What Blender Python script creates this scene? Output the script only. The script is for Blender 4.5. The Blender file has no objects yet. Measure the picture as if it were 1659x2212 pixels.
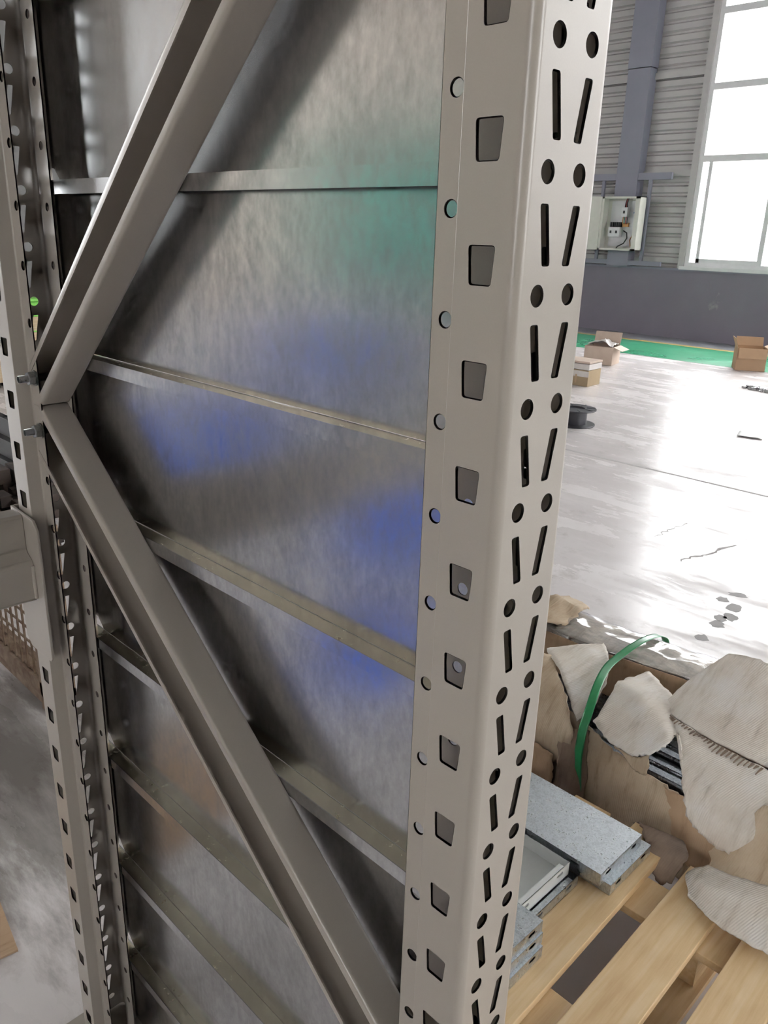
import bpy, bmesh, math, random
from mathutils import Vector, Matrix, noise
from mathutils.geometry import delaunay_2d_cdt

random.seed(7)
SC = bpy.context.scene
COL = SC.collection

# ------------------------------------------------------------------ camera
cam_data = bpy.data.cameras.new('camera')
cam = bpy.data.objects.new('camera', cam_data)
COL.objects.link(cam)
cam_data.sensor_fit = 'HORIZONTAL'
cam_data.sensor_width = 36.0
cam_data.lens = 1739.4 * 36.0 / 1659.0
cam_data.clip_start = 0.02
cam_data.clip_end = 300
_R = ((0.70434636, -0.25256966, 0.66340393),
      (0.70929938, 0.21339428, -0.67183128),
      (0.02811759, 0.94375391, 0.32945099))
_m = Matrix(_R).to_4x4()
_m.translation = Vector((0.31376, -0.43009, 1.5))
cam.matrix_world = _m
SC.camera = cam

# ------------------------------------------------------------------ sky and daylight
world = bpy.data.worlds.new('overcast_sky')
SC.world = world
world.use_nodes = True
_bg = world.node_tree.nodes['Background']
_bg.inputs['Color'].default_value = (1.0, 0.97, 0.98, 1)
_bg.inputs['Strength'].default_value = 14.0

SC.view_settings.view_transform = 'Standard'
SC.view_settings.look = 'None'
SC.view_settings.gamma = 1.0
SC.view_settings.use_curve_mapping = False
SC.view_settings.exposure = 0.32
SC.cycles.use_denoising = True
SC.cycles.max_bounces = 6
SC.cycles.diffuse_bounces = 4
SC.cycles.glossy_bounces = 4
SC.cycles.transparent_max_bounces = 8
SC.cycles.caustics_reflective = True
SC.cycles.use_adaptive_sampling = True
SC.cycles.adaptive_threshold = 0.08
SC.cycles.adaptive_min_samples = 16
SC.cycles.sample_clamp_indirect = 12.0

# hall size
XL, XR, YF, YB, ZC = -16.0, 10.0, -9.0, 12.2, 8.0
# windows: (axis, fixed coordinate, from, to, z0, z1)
WINDOWS_BACK = [(-5.72, -2.1), (0.9, 4.5), (6.0, 9.4)]
WINDOWS_RIGHT = [(2.6, 6.6)]
ADDED_WINDOWS_FRONT = [(2.2, 4.4)]  # unseen window, added to light the posts from the front right
ADDED_WINDOWS_LEFT = [(-6.2, -1.0)]  # unseen window, added outside the panels' reflection to brighten the left side
WZ0, WZ1 = 1.11, 6.2


# ------------------------------------------------------------------ materials
def new_mat(name):
    m = bpy.data.materials.new(name)
    m.use_nodes = True
    nt = m.node_tree
    return m, nt, nt.nodes['Principled BSDF']


def N(nt, kind, **kw):
    n = nt.nodes.new(kind)
    for k, v in kw.items():
        if k in n.inputs:
            n.inputs[k].default_value = v
        else:
            setattr(n, k, v)
    return n


def ramp(nt, fac, stops):
    r = nt.nodes.new('ShaderNodeValToRGB')
    el = r.color_ramp.elements
    while len(el) < len(stops):
        el.new(0.5)
    for e, (p, c) in zip(el, stops):
        e.position = p
        e.color = (*c, 1) if len(c) == 3 else c
    nt.links.new(fac, r.inputs[0])
    return r


def coords(nt, scale=(1, 1, 1), rot=(0, 0, 0)):
    tc = nt.nodes.new('ShaderNodeTexCoord')
    mp = nt.nodes.new('ShaderNodeMapping')
    mp.inputs['Scale'].default_value = scale
    mp.inputs['Rotation'].default_value = rot
    nt.links.new(tc.outputs['Object'], mp.inputs[0])
    return mp.outputs[0]


def tex_noise(nt, vec, scale, detail=4, rough=0.55):
    n = N(nt, 'ShaderNodeTexNoise', Scale=scale, Detail=detail, Roughness=rough)
    nt.links.new(vec, n.inputs['Vector'])
    return n.outputs['Fac']


def bump(nt, bsdf, height, strength, dist=0.001):
    b = N(nt, 'ShaderNodeBump', Strength=strength, Distance=dist)
    nt.links.new(height, b.inputs['Height'])
    nt.links.new(b.outputs[0], bsdf.inputs['Normal'])


def simple(name, c1, c2=None, scale=20, rough=0.5, metal=0.0, rough2=None, stretch=(1, 1, 1), bmp=0.0, bdist=0.001, spec=0.5, detail=4):
    m, nt, b = new_mat(name)
    b.inputs['Metallic'].default_value = metal
    b.inputs['Roughness'].default_value = rough
    b.inputs['Specular IOR Level'].default_value = spec
    if c2 is None:
        c2 = tuple(x * 0.92 for x in c1)
    f = tex_noise(nt, coords(nt, stretch), scale, detail)
    r = ramp(nt, f, [(0.3, c1), (0.7, c2)])
    nt.links.new(r.outputs[0], b.inputs['Base Color'])
    if rough2 is not None:
        f2 = tex_noise(nt, coords(nt, stretch), scale * 0.6, detail)
        r2 = ramp(nt, f2, [(0.3, (rough,) * 3), (0.7, (rough2,) * 3)])
        nt.links.new(r2.outputs[0], b.inputs['Roughness'])
    if bmp:
        bump(nt, b, f, bmp, bdist)
    return m


M = {}
M['paint'] = simple('grey_powder_paint', (0.330, 0.298, 0.258), (0.320, 0.289, 0.250), 900, 0.29, bmp=0.03, bdist=0.0004, detail=1)


def galvanized(name, c_lo, c_hi, r_lo, r_hi, scale=1.0, bmp=0.006):
    m, nt, b = new_mat(name)
    b.inputs['Metallic'].default_value = 1.0
    v = coords(nt, (1, 1, 0.55))
    f1 = tex_noise(nt, v, 95 * scale, 6, 0.7)
    f2 = tex_noise(nt, v, 22 * scale, 5, 0.65)
    mx = N(nt, 'ShaderNodeMath', operation='MULTIPLY_ADD')
    mx.inputs[1].default_value = 0.55
    nt.links.new(f1, mx.inputs[0])
    hm = N(nt, 'ShaderNodeMath', operation='MULTIPLY')
    hm.inputs[1].default_value = 0.45
    nt.links.new(f2, hm.inputs[0])
    nt.links.new(hm.outputs[0], mx.inputs[2])
    r = ramp(nt, mx.outputs[0], [(0.38, c_lo), (0.62, c_hi)])
    nt.links.new(r.outputs[0], b.inputs['Base Color'])
    r2 = ramp(nt, mx.outputs[0], [(0.36, (r_hi,) * 3), (0.64, (r_lo,) * 3)])
    nt.links.new(r2.outputs[0], b.inputs['Roughness'])
    return m


M['galv_panel'] = galvanized('galvanized_sheet', (0.46, 0.47, 0.48), (0.66, 0.67, 0.68), 0.16, 0.26)
M['galv_edge'] = galvanized('galvanized_folded_edge', (0.70, 0.65, 0.52), (0.74, 0.69, 0.56), 0.24, 0.28)
M['galv_deck'] = galvanized('spangled_galvanized_deck', (0.42, 0.45, 0.48), (0.74, 0.78, 0.82), 0.22, 0.45, 2.2)
M['deck_paint'] = simple('pale_grey_deck_paint', (0.50, 0.51, 0.49), None, 30, 0.45)
M['bolt'] = simple('zinc_bolt', (0.42, 0.43, 0.42), (0.30, 0.31, 0.31), 300, 0.35, 1.0)
M['black_bolt'] = simple('dark_thread', (0.06, 0.06, 0.06), None, 300, 0.4, 0.8)
M['black_steel'] = simple('black_steel', (0.008, 0.008, 0.009), (0.014, 0.014, 0.015), 12, 0.6, 0.0)
M['dark_profile'] = galvanized('dark_oiled_profile_steel', (0.10, 0.11, 0.12), (0.24, 0.26, 0.28), 0.22, 0.4, 2.0)
M['rust'] = simple('rusty_steel', (0.23, 0.17, 0.12), (0.12, 0.07, 0.045), 25, 0.8, 0.2)
M['rust_dark'] = simple('dark_rust_scrap', (0.06, 0.04, 0.03), (0.025, 0.02, 0.018), 12, 0.85)
M['black_plastic'] = simple('black_plastic', (0.035, 0.035, 0.042), None, 60, 0.4)
M['blue'] = simple('blue_plastic', (0.035, 0.16, 0.78), (0.035, 0.14, 0.68), 6, 0.45)
M['pale_blue'] = simple('faded_blue_plastic', (0.10, 0.17, 0.58), (0.12, 0.19, 0.52), 6, 0.5)
M['green_sheet'] = simple('green_vinyl', (0.12, 0.50, 0.39), (0.12, 0.45, 0.35), 6, 0.5)
M['lime'] = simple('lime_green_plastic', (0.22, 0.62, 0.10), None, 8, 0.5)
M['strap'] = simple('green_strap', (0.02, 0.20, 0.07), (0.025, 0.23, 0.085), 90, 0.28)
M['white_box'] = simple('cream_enamel', (0.58, 0.57, 0.52), None, 8, 0.45)
M['box_back'] = simple('white_mounting_plate', (0.60, 0.60, 0.62), None, 8, 0.5)
M['breaker'] = simple('breaker_plastic', (0.62, 0.62, 0.64), None, 30, 0.45)
M['dark'] = simple('dark_detail', (0.03, 0.03, 0.035), None, 30, 0.6)
M['orange_wire'] = simple('orange_wire', (0.55, 0.26, 0.08), None, 30, 0.5)
M['red_wire'] = simple('red_wire', (0.35, 0.06, 0.05), None, 30, 0.5)
M['green_wire'] = simple('green_wire', (0.03, 0.22, 0.13), None, 30, 0.5)
M['blue_wire'] = simple('blue_wire', (0.10, 0.22, 0.40), None, 30, 0.5)
M['paper'] = simple('white_paper', (0.86, 0.86, 0.85), None, 30, 0.7)
M['steel_bits'] = simple('steel_fittings', (0.25, 0.25, 0.26), (0.5, 0.5, 0.5), 60, 0.4, 0.9)
M['win_frame'] = simple('white_window_frame', (0.62, 0.62, 0.63), None, 12, 0.4)
M['column'] = simple('blue_grey_steel', (0.20, 0.20, 0.25), (0.215, 0.215, 0.265), 4, 0.5)
M['cladding'] = simple('grey_metal_cladding', (0.38, 0.365, 0.365), (0.42, 0.40, 0.39), 3, 0.45, 0.0, stretch=(1, 1, 3))
M['ceiling'] = simple('ceiling_sheet', (0.30, 0.30, 0.29), None, 2, 0.6)
M['side_wall'] = simple('hall_wall_sheet', (0.30, 0.295, 0.29), (0.26, 0.26, 0.255), 2, 0.6)
M['warm_wall'] = simple('warm_hall_wall', (0.62, 0.53, 0.46), (0.57, 0.49, 0.43), 0.6, 0.6)
M['outside_ground'] = simple('pale_ground', (0.55, 0.50, 0.46), (0.42, 0.40, 0.37), 0.4, 0.9)
M['outside_wall'] = simple('far_building_wall', (0.62, 0.62, 0.64), None, 0.4, 0.9)
M['green_paint'] = simple('green_floor_paint', (0.035, 0.27, 0.13), (0.05, 0.33, 0.18), 2.2, 0.22, rough2=0.4)
M['yellow_paint'] = simple('yellow_line_paint', (0.58, 0.38, 0.10), (0.50, 0.36, 0.14), 9, 0.4)
M['grey_paint'] = simple('grey_floor_paint', (0.22, 0.23, 0.26), (0.30, 0.31, 0.32), 3, 0.3)
M['stain'] = simple('oil_stain', (0.22, 0.205, 0.20), None, 60, 0.6)


def mat_wood(name, c1, c2, c3):
    m, nt, b = new_mat(name)
    v = coords(nt, (26, 1.6, 26))
    f = tex_noise(nt, v, 2.2, 7, 0.6)
    f2 = tex_noise(nt, coords(nt), 5.0, 4)
    r = ramp(nt, f, [(0.3, c1), (0.52, c2), (0.75, c3)])
    mx = N(nt, 'ShaderNodeMix', data_type='RGBA', blend_type='MULTIPLY')
    mx.inputs[0].default_value = 0.5
    r2 = ramp(nt, f2, [(0.35, (0.72, 0.68, 0.62)), (0.6, (1, 1, 1))])
    nt.links.new(r.outputs[0], mx.inputs[6])
    nt.links.new(r2.outputs[0], mx.inputs[7])
    nt.links.new(mx.outputs[2], b.inputs['Base Color'])
    b.inputs['Roughness'].default_value = 0.62
    bump(nt, b, f, 0.25, 0.001)
    return m


M['wood'] = mat_wood('pallet_plywood', (0.52, 0.34, 0.165), (0.62, 0.44, 0.24), (0.68, 0.52, 0.33))
M['wood_old'] = mat_wood('worn_crate_wood', (0.42, 0.31, 0.19), (0.52, 0.40, 0.26), (0.6, 0.48, 0.34))


def mat_card(name, c1, c2, c3, flute=0.35, rot=0.0):
    m, nt, b = new_mat(name)
    f = tex_noise(nt, coords(nt), 7.0, 6, 0.6)
    r = ramp(nt, f, [(0.3, c1), (0.5, c2), (0.72, c3)])
    w = N(nt, 'ShaderNodeTexWave', Scale=62.0, Distortion=0.6, Detail=1.0)
    w.bands_direction = 'X'
    nt.links.new(coords(nt, (1, 1, 1), (0, 0, rot)), w.inputs['Vector'])
    st = tex_noise(nt, coords(nt, (30, 4, 6), (0, 0, rot)), 1.6, 5, 0.65)
    r2 = ramp(nt, st, [(0.30, (0.42, 0.35, 0.28)), (0.40, (0.82, 0.79, 0.75)), (0.5, (1, 1, 1))])
    mx = N(nt, 'ShaderNodeMix', data_type='RGBA', blend_type='MULTIPLY')
    mx.inputs[0].default_value = 0.5
    nt.links.new(r.outputs[0], mx.inputs[6])
    nt.links.new(r2.outputs[0], mx.inputs[7])
    nt.links.new(mx.outputs[2], b.inputs['Base Color'])
    b.inputs['Roughness'].default_value = 0.75
    b.inputs['Specular IOR Level'].default_value = 0.25
    bump(nt, b, w.outputs['Fac'], flute, 0.0012)
    return m


M['card_pale'] = mat_card('faded_cardboard', (0.54, 0.47, 0.40), (0.61, 0.555, 0.49), (0.65, 0.62, 0.59), 0.45, 0.35)
M['card_tan'] = mat_card('tan_cardboard', (0.40, 0.30, 0.20), (0.47, 0.37, 0.265), (0.52, 0.43, 0.32), 0.30, 0.2)
M['card_brown'] = mat_card('brown_cardboard', (0.34, 0.225, 0.14), (0.40, 0.275, 0.175), (0.42, 0.30, 0.20), 0.12, 0.2)
M['card_dark'] = mat_card('stained_cardboard', (0.13, 0.095, 0.075), (0.20, 0.145, 0.11), (0.26, 0.19, 0.14), 0.2, 0.2)


def mat_floor():
    m, nt, b = new_mat('worn_concrete')
    v = coords(nt)
    f1 = tex_noise(nt, v, 0.9, 6, 0.6)
    f2 = tex_noise(nt, coords(nt, (1, 1, 1), (0, 0, 0.5)), 6.0, 8, 0.68)
    f3 = tex_noise(nt, coords(nt, (0.5, 1.6, 1), (0, 0, 0.3)), 2.4, 7, 0.65)
    c1 = ramp(nt, f1, [(0.3, (0.545, 0.51, 0.50)), (0.55, (0.61, 0.575, 0.57)), (0.75, (0.645, 0.62, 0.62))])
    c2 = ramp(nt, f2, [(0.30, (0.62, 0.60, 0.58)), (0.44, (1, 1, 1))])
    mx = N(nt, 'ShaderNodeMix', data_type='RGBA', blend_type='MULTIPLY')
    mx.inputs[0].default_value = 0.6
    nt.links.new(c1.outputs[0], mx.inputs[6])
    nt.links.new(c2.outputs[0], mx.inputs[7])
    # smudged stretch of floor beside the wire bin, with shade painted into its colour
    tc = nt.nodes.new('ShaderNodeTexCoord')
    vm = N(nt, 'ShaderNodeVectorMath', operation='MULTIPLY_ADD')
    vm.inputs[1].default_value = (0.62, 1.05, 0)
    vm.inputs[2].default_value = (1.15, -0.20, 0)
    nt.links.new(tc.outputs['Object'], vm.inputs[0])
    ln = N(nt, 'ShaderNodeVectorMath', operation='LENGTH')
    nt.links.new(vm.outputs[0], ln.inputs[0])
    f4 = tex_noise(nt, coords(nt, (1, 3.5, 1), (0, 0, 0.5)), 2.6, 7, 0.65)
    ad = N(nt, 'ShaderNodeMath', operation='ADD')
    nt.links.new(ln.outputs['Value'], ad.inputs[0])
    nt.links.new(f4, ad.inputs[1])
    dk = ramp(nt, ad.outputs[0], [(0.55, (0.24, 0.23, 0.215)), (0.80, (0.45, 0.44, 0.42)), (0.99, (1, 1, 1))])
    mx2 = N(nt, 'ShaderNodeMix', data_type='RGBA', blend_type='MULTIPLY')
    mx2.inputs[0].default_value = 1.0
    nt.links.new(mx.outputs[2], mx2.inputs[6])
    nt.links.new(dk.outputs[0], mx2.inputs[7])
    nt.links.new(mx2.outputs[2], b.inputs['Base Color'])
    rr = ramp(nt, f3, [(0.36, (0.50,) * 3), (0.47, (0.27,) * 3), (0.62, (0.21,) * 3)])
    nt.links.new(rr.outputs[0], b.inputs['Roughness'])
    f5 = tex_noise(nt, coords(nt, (0.8, 2.6, 1), (0, 0, 0.35)), 3.4, 8, 0.7)
    sp_ = ramp(nt, f5, [(0.40, (0.06,) * 3), (0.50, (0.26,) * 3), (0.7, (0.34,) * 3)])
    nt.links.new(sp_.outputs[0], b.inputs['Specular IOR Level'])
    bump(nt, b, f2, 0.10, 0.002)
    return m


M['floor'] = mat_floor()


def mat_masonry():
    m, nt, b = new_mat('dark_painted_masonry')
    f = tex_noise(nt, coords(nt), 1.4, 6, 0.6)
    c = ramp(nt, f, [(0.3, (0.188, 0.166, 0.208)), (0.7, (0.212, 0.19, 0.232))])
    f2 = tex_noise(nt, coords(nt, (1, 1, 0.6)), 2.6, 7, 0.7)
    k = ramp(nt, f2, [(0.68, (0, 0, 0)), (0.75, (1, 1, 1))])
    mx = N(nt, 'ShaderNodeMix', data_type='RGBA')
    nt.links.new(k.outputs[0], mx.inputs[0])
    nt.links.new(c.outputs[0], mx.inputs[6])
    mx.inputs[7].default_value = (0.30, 0.29, 0.30, 1)
    nt.links.new(mx.outputs[2], b.inputs['Base Color'])
    b.inputs['Roughness'].default_value = 0.65
    return m


M['masonry'] = mat_masonry()


def mat_glass(name, tint, gloss=0.08, rough=0.02):
    m = bpy.data.materials.new(name)
    m.use_nodes = True
    nt = m.node_tree
    for n in list(nt.nodes):
        nt.nodes.remove(n)
    out = nt.nodes.new('ShaderNodeOutputMaterial')
    tr = N(nt, 'ShaderNodeBsdfTransparent')
    tr.inputs[0].default_value = tint
    gl = N(nt, 'ShaderNodeBsdfGlossy', Roughness=rough)
    mx = nt.nodes.new('ShaderNodeMixShader')
    mx.inputs[0].default_value = gloss
    nt.links.new(tr.outputs[0], mx.inputs[1])
    nt.links.new(gl.outputs[0], mx.inputs[2])
    nt.links.new(mx.outputs[0], out.inputs[0])
    return m, nt, mx


M['glass'] = mat_glass('window_glass', (0.96, 0.98, 0.98, 1), 0.05)[0]
M['film'], _nt, _mx = mat_glass('stretch_film', (0.985, 0.985, 0.99, 1), 0.3, 0.14)
_f = tex_noise(_nt, coords(_nt, (3, 9, 9)), 4.0, 6, 0.7)
_r = ramp(_nt, _f, [(0.42, (0.02,) * 3), (0.66, (0.30,) * 3)])
_nt.links.new(_r.outputs[0], _mx.inputs[0])


# ------------------------------------------------------------------ mesh helpers
class MB:
    def __init__(self):
        self.v, self.f, self.n = [], [], None

    def box(self, x0, x1, y0, y1, z0, z1):
        b = len(self.v)
        self.v += [(x0, y0, z0), (x1, y0, z0), (x1, y1, z0), (x0, y1, z0), (x0, y0, z1), (x1, y0, z1), (x1, y1, z1), (x0, y1, z1)]
        self.f += [(b, b + 3, b + 2, b + 1), (b + 4, b + 5, b + 6, b + 7), (b, b + 1, b + 5, b + 4), (b + 1, b + 2, b + 6, b + 5), (b + 2, b + 3, b + 7, b + 6), (b + 3, b, b + 4, b + 7)]
        return self

    def prism(self, poly, axis, a, b):
        """extrude a 2D polygon along an axis ('x','y','z') from a to b"""
        base = len(self.v)
        n = len(poly)
        for t in (a, b):
            for p in poly:
                if axis == 'x':
                    self.v.append((t, p[0], p[1]))
                elif axis == 'y':
                    self.v.append((p[0], t, p[1]))
                else:
                    self.v.append((p[0], p[1], t))
        self.f.append(tuple(base + i for i in range(n)))
        self.f.append(tuple(base + n + i for i in reversed(range(n))))
        for i in range(n):
            j = (i + 1) % n
            self.f.append((base + j, base + i, base + n + i, base + n + j))
        return self

    def lathe(self, prof, c, axis='z', seg=24):
        base = len(self.v)
        m = len(prof)
        for s in range(seg):
            a = 2 * math.pi * s / seg
            ca, sa = math.cos(a), math.sin(a)
            for r, h in prof:
                if axis == 'z':
                    self.v.append((c[0] + r * ca, c[1] + r * sa, c[2] + h))
                elif axis == 'y':
                    self.v.append((c[0] + r * ca, c[1] + h, c[2] + r * sa))
                else:
                    self.v.append((c[0] + h, c[1] + r * ca, c[2] + r * sa))
        for s in range(seg):
            t = (s + 1) % seg
            for i in range(m - 1):
                self.f.append((base + s * m + i, base + t * m + i, base + t * m + i + 1, base + s * m + i + 1))
        self.f.append(tuple(base + s * m for s in reversed(range(seg))))
        self.f.append(tuple(base + s * m + m - 1 for s in range(seg)))
        return self

    def tube(self, pts, r, seg=6):
        pts = [Vector(p) for p in pts]
        base = len(self.v)
        for i, p in enumerate(pts):
            d = (pts[min(i + 1, len(pts) - 1)] - pts[max(i - 1, 0)]).normalized()
            u = d.orthogonal().normalized() if i == 0 else (u - d * u.dot(d)).normalized()
            w = d.cross(u)
            for s in range(seg):
                a = 2 * math.pi * s / seg
                self.v.append(tuple(p + (u * math.cos(a) + w * math.sin(a)) * r))
        for i in range(len(pts) - 1):
            for s in range(seg):
                t = (s + 1) % seg
                self.f.append((base + i * seg + s, base + i * seg + t, base + (i + 1) * seg + t, base + (i + 1) * seg + s))
        self.f.append(tuple(base + s for s in reversed(range(seg))))
        self.f.append(tuple(base + (len(pts) - 1) * seg + s for s in range(seg)))
        return self

    def mesh(self, name, mat, smooth=None):
        me = bpy.data.meshes.new(name)
        me.from_pydata(self.v, [], self.f)
        me.materials.append(mat)
        bm = bmesh.new()
        bm.from_mesh(me)
        if self.n is None:
            bmesh.ops.recalc_face_normals(bm, faces=bm.faces)
        bm.to_mesh(me)
        bm.free()
        if smooth is not None:
            me.polygons.foreach_set('use_smooth', [True] * len(me.polygons))
            me.set_sharp_from_angle(angle=math.radians(smooth))
        return me

    def build(self, name, mat, parent=None, smooth=None, bevel=0.0, seg=2):
        o = bpy.data.objects.new(name, self.mesh(name, mat, smooth))
        COL.objects.link(o)
        if parent is not None:
            o.parent = parent
        if bevel:
            b = o.modifiers.new('bevel', 'BEVEL')
            b.width = bevel
            b.segments = seg
            b.limit_method = 'ANGLE'
            b.harden_normals = False
        return o


def empty(name, loc=(0, 0, 0), rz=0.0):
    o = bpy.data.objects.new(name, None)
    o.location = loc
    o.rotation_euler = (0, 0, rz)
    o.empty_display_size = 0.05
    COL.objects.link(o)
    return o


def tag(o, label, cat, group=None):
    o['label'] = label
    o['category'] = cat
    if group:
        o['group'] = group
    return o


def struct(o, label=None):
    o['kind'] = 'structure'
    if label:
        o['label'] = label
    return o


def inst(src, parent, loc=(0, 0, 0), rot=(0, 0, 0), name=None):
    o = src.copy()
    if name:
        o.name = name
    COL.objects.link(o)
    o.parent = parent
    o.location = loc
    o.rotation_euler = rot
    return o


# ------------------------------------------------------------------ the hall
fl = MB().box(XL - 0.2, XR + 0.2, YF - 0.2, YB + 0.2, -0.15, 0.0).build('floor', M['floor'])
struct(fl, 'worn pale concrete floor of the workshop hall')

gw = MB().box(XL, XR, 9.86, 11.34, 0.0, 0.002).build('green_walkway', M['green_paint'], fl)
yl = MB().box(XL, XR, 11.34, 11.46, 0.0, 0.003).build('yellow_line', M['yellow_paint'], fl)
gp = MB().box(XL, XR, 11.46, 12.2, 0.0, 0.002).build('grey_strip', M['grey_paint'], fl)


def blob(c, rx, ry, rot, n=14, jag=0.25):
    pts = []
    for i in range(n):
        a = 2 * math.pi * i / n
        k = 1 + random.uniform(-jag, jag)
        x, y = rx * k * math.cos(a), ry * k * math.sin(a)
        pts.append((c[0] + x * math.cos(rot) - y * math.sin(rot), c[1] + x * math.sin(rot) + y * math.cos(rot)))
    return pts


for (x, y, rx, ry) in [(-0.90, 2.95, 0.028, 0.032), (-0.87, 3.05, 0.04, 0.025), (-0.83, 2.905, 0.035, 0.045), (-0.80, 2.80, 0.028, 0.038),
                       (-0.825, 2.76, 0.026, 0.03), (-0.81, 2.69, 0.03, 0.036), (-0.80, 2.53, 0.025, 0.03)]:
    MB().prism(blob((x, y), rx, ry, 0.4), 'z', 0.0, 0.0006).build('stain', M['stain'], fl)

M['joint'] = simple('dirt_filled_joint', (0.30, 0.28, 0.27), (0.40, 0.38, 0.37), 7, 0.8)
MB().box(-9.0, 9.0, 4.655, 4.685, 0.0, 0.0006).build('floor_joint', M['joint'], fl)


def crack(pts, w):
    m = MB()
    pts = [Vector((p[0], p[1], 0)) for p in pts]
    fine = []
    for a_, b_ in zip(pts, pts[1:]):
        for k in range(8):
            fine.append(a_.lerp(b_, k / 8) + Vector((random.uniform(-1, 1), random.uniform(-1, 1), 0)) * 0.012)
    fine.append(pts[-1])
    for i, p in enumerate(fine):
        t_ = (fine[min(i + 1, len(fine) - 1)] - fine[max(i - 1, 0)]).normalized()
        n_ = Vector((-t_.y, t_.x, 0)) * w * random.uniform(0.3, 1.0)
        m.v += [tuple(p - n_) , tuple(p + n_), tuple(p - n_ + Vector((0, 0, 0.0006))), tuple(p + n_ + Vector((0, 0, 0.0006)))]
    for i in range(len(fine) - 1):
        a_, b_ = 4 * i, 4 * i + 4
        m.f += [(a_ + 2, a_ + 3, b_ + 3, b_ + 2), (a_, a_ + 2, b_ + 2, b_), (a_ + 1, b_ + 1, b_ + 3, a_ + 3)]
    m.build('crack', M['joint'], fl)


crack([(-1.24, 3.24), (-1.19, 3.42), (-1.14, 3.67)], 0.012)
crack([(-1.48, 3.46), (-1.49, 3.62), (-1.47, 3.80)], 0.004)

# wall with the big window (back of the picture)
wb = MB().box(XL, XR, YB, YB + 0.24, 0, 1.04).build('wall_back', M['masonry'])
struct(wb, 'dark painted low masonry wall below grey ribbed cladding')
MB().box(XL, XR, YB - 0.03, YB + 0.24, 1.04, 1.075).build('coping', M['column'], wb)
edges = [XL]
for a, b in WINDOWS_BACK:
    edges += [a - 0.10, b + 0.10]
edges.append(XR)


def corrugated(x0, x1, z0, z1, y):
    prof = []
    z = z0
    p = 0.150
    while z < z1 - 1e-6:
        for dz, dy in ((0.0, 0.0), (0.022, 0.030), (0.050, 0.030), (0.072, 0.0)):
            if z + dz <= z1:
                prof.append((y + dy, z + dz))
        z += p
    prof.append((y, z1))
    b = MB()
    n = len(prof)
    for x in (x0, x1):
        b.v += [(x, q[0], q[1]) for q in prof]
    for i in range(n - 1):
        b.f.append((i, n + i, n + i + 1, i + 1))
    b.v += [(x0, y + 0.06, z0), (x1, y + 0.06, z0), (x1, y + 0.06, z1), (x0, y + 0.06, z1)]
    b.f.append((2 * n, 2 * n + 3, 2 * n + 2, 2 * n + 1))
    return b


for i in range(0, len(edges), 2):
    corrugated(edges[i], edges[i + 1], 1.075, ZC, YB + 0.05).build('cladding_sheet', M['cladding'], wb)
for a, b in WINDOWS_BACK:
    corrugated(a - 0.1, b + 0.1, WZ1 + 0.1, ZC, YB + 0.05).build('cladding_sheet', M['cladding'], wb)
# horizontal girts and the steel columns on that wall
for i in range(0, len(edges), 2):
    for z in (2.42, 3.80, 5.3):
        MB().box(edges[i], edges[i + 1], YB + 0.0, YB + 0.05, z, z + 0.09).build('girt', M['cladding'], wb)


def window(idx, axis, fixed, a, b, sgn):
    """white sliding window with transoms; axis 'x' = runs along X at Y=fixed"""
    def bx(u0, u1, d0, d1, z0, z1):
        d0, d1 = sorted((fixed + sgn * d0, fixed + sgn * d1))
        if axis == 'x':
            return (u0, u1, d0, d1, z0, z1)
        return (d0, d1, u0, u1, z0, z1)
    w = empty('window_%d' % idx, ((a + b) / 2, fixed, WZ0) if axis == 'x' else (fixed, (a + b) / 2, WZ0))
    struct(w, 'tall white framed window full of white daylight')  # also given to the added front and left windows
    off = Vector(w.location)

    def part(name, mat, *args, **kw):
        m = MB().box(*bx(*args))
        m.v = [tuple(Vector(q) - off) for q in m.v]
        return m.build(name, mat, w, **kw)
    part('trim', M['cladding'], a - 0.10, a, -0.02, 0.10, WZ0 - 0.04, WZ1 + 0.1)
    part('trim', M['cladding'], b, b + 0.10, -0.02, 0.10, WZ0 - 0.04, WZ1 + 0.1)
    part('trim', M['cladding'], a, b, -0.02, 0.10, WZ1, WZ1 + 0.1)
    part('sill', M['win_frame'], a - 0.06, b + 0.06, -0.05, 0.10, WZ0 - 0.05, WZ0)
    part('frame', M['win_frame'], a, a + 0.07, 0.0, 0.10, WZ0, WZ1)
    part('frame', M['win_frame'], b - 0.07, b, 0.0, 0.10, WZ0, WZ1)
    part('frame', M['win_frame'], a + 0.07, b - 0.07, 0.0, 0.10, WZ0, WZ0 + 0.06)
    zs = [WZ0 + 0.06, 2.66, 3.63, 4.6, 5.5, WZ1]
    for z in zs[1:]:
        part('transom', M['win_frame'], a + 0.07, b - 0.07, 0.0, 0.10, z - 0.05, z + 0.04)
    us = [a + 0.07, a + 1.14, (a + b) / 2 + 0.55, b - 0.07]
    for u in us[1:-1]:
        part('mullion', M['win_frame'], u - 0.035, u + 0.035, 0.005, 0.095, WZ0 + 0.06, zs[1] - 0.05)
    for u in us[1:-1]:
        part('mullion', M['win_frame'], u + 0.36 - 0.03, u + 0.36 + 0.03, 0.005, 0.095, zs[1] + 0.04, WZ1 - 0.05)
    # sash of the lowest row
    s0, s1 = a + 0.16, us[1] - 0.035
    part('sash', M['win_frame'], s0, s0 + 0.055, 0.02, 0.06, WZ0 + 0.06, zs[1] - 0.05)
    part('sash', M['win_frame'], s0, s1, 0.02, 0.06, WZ0 + 0.06, WZ0 + 0.12)
    for i in range(len(zs) - 1):
        uu = us if i == 0 else [us[0]] + [u + 0.36 for u in us[1:-1]] + [us[-1]]
        for k in range(3):
            part('pane', M['glass'], uu[k], uu[k + 1], 0.045, 0.050, zs[i] + (0.0 if i == 0 else 0.04), zs[i + 1] - 0.05)
    return w


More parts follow.
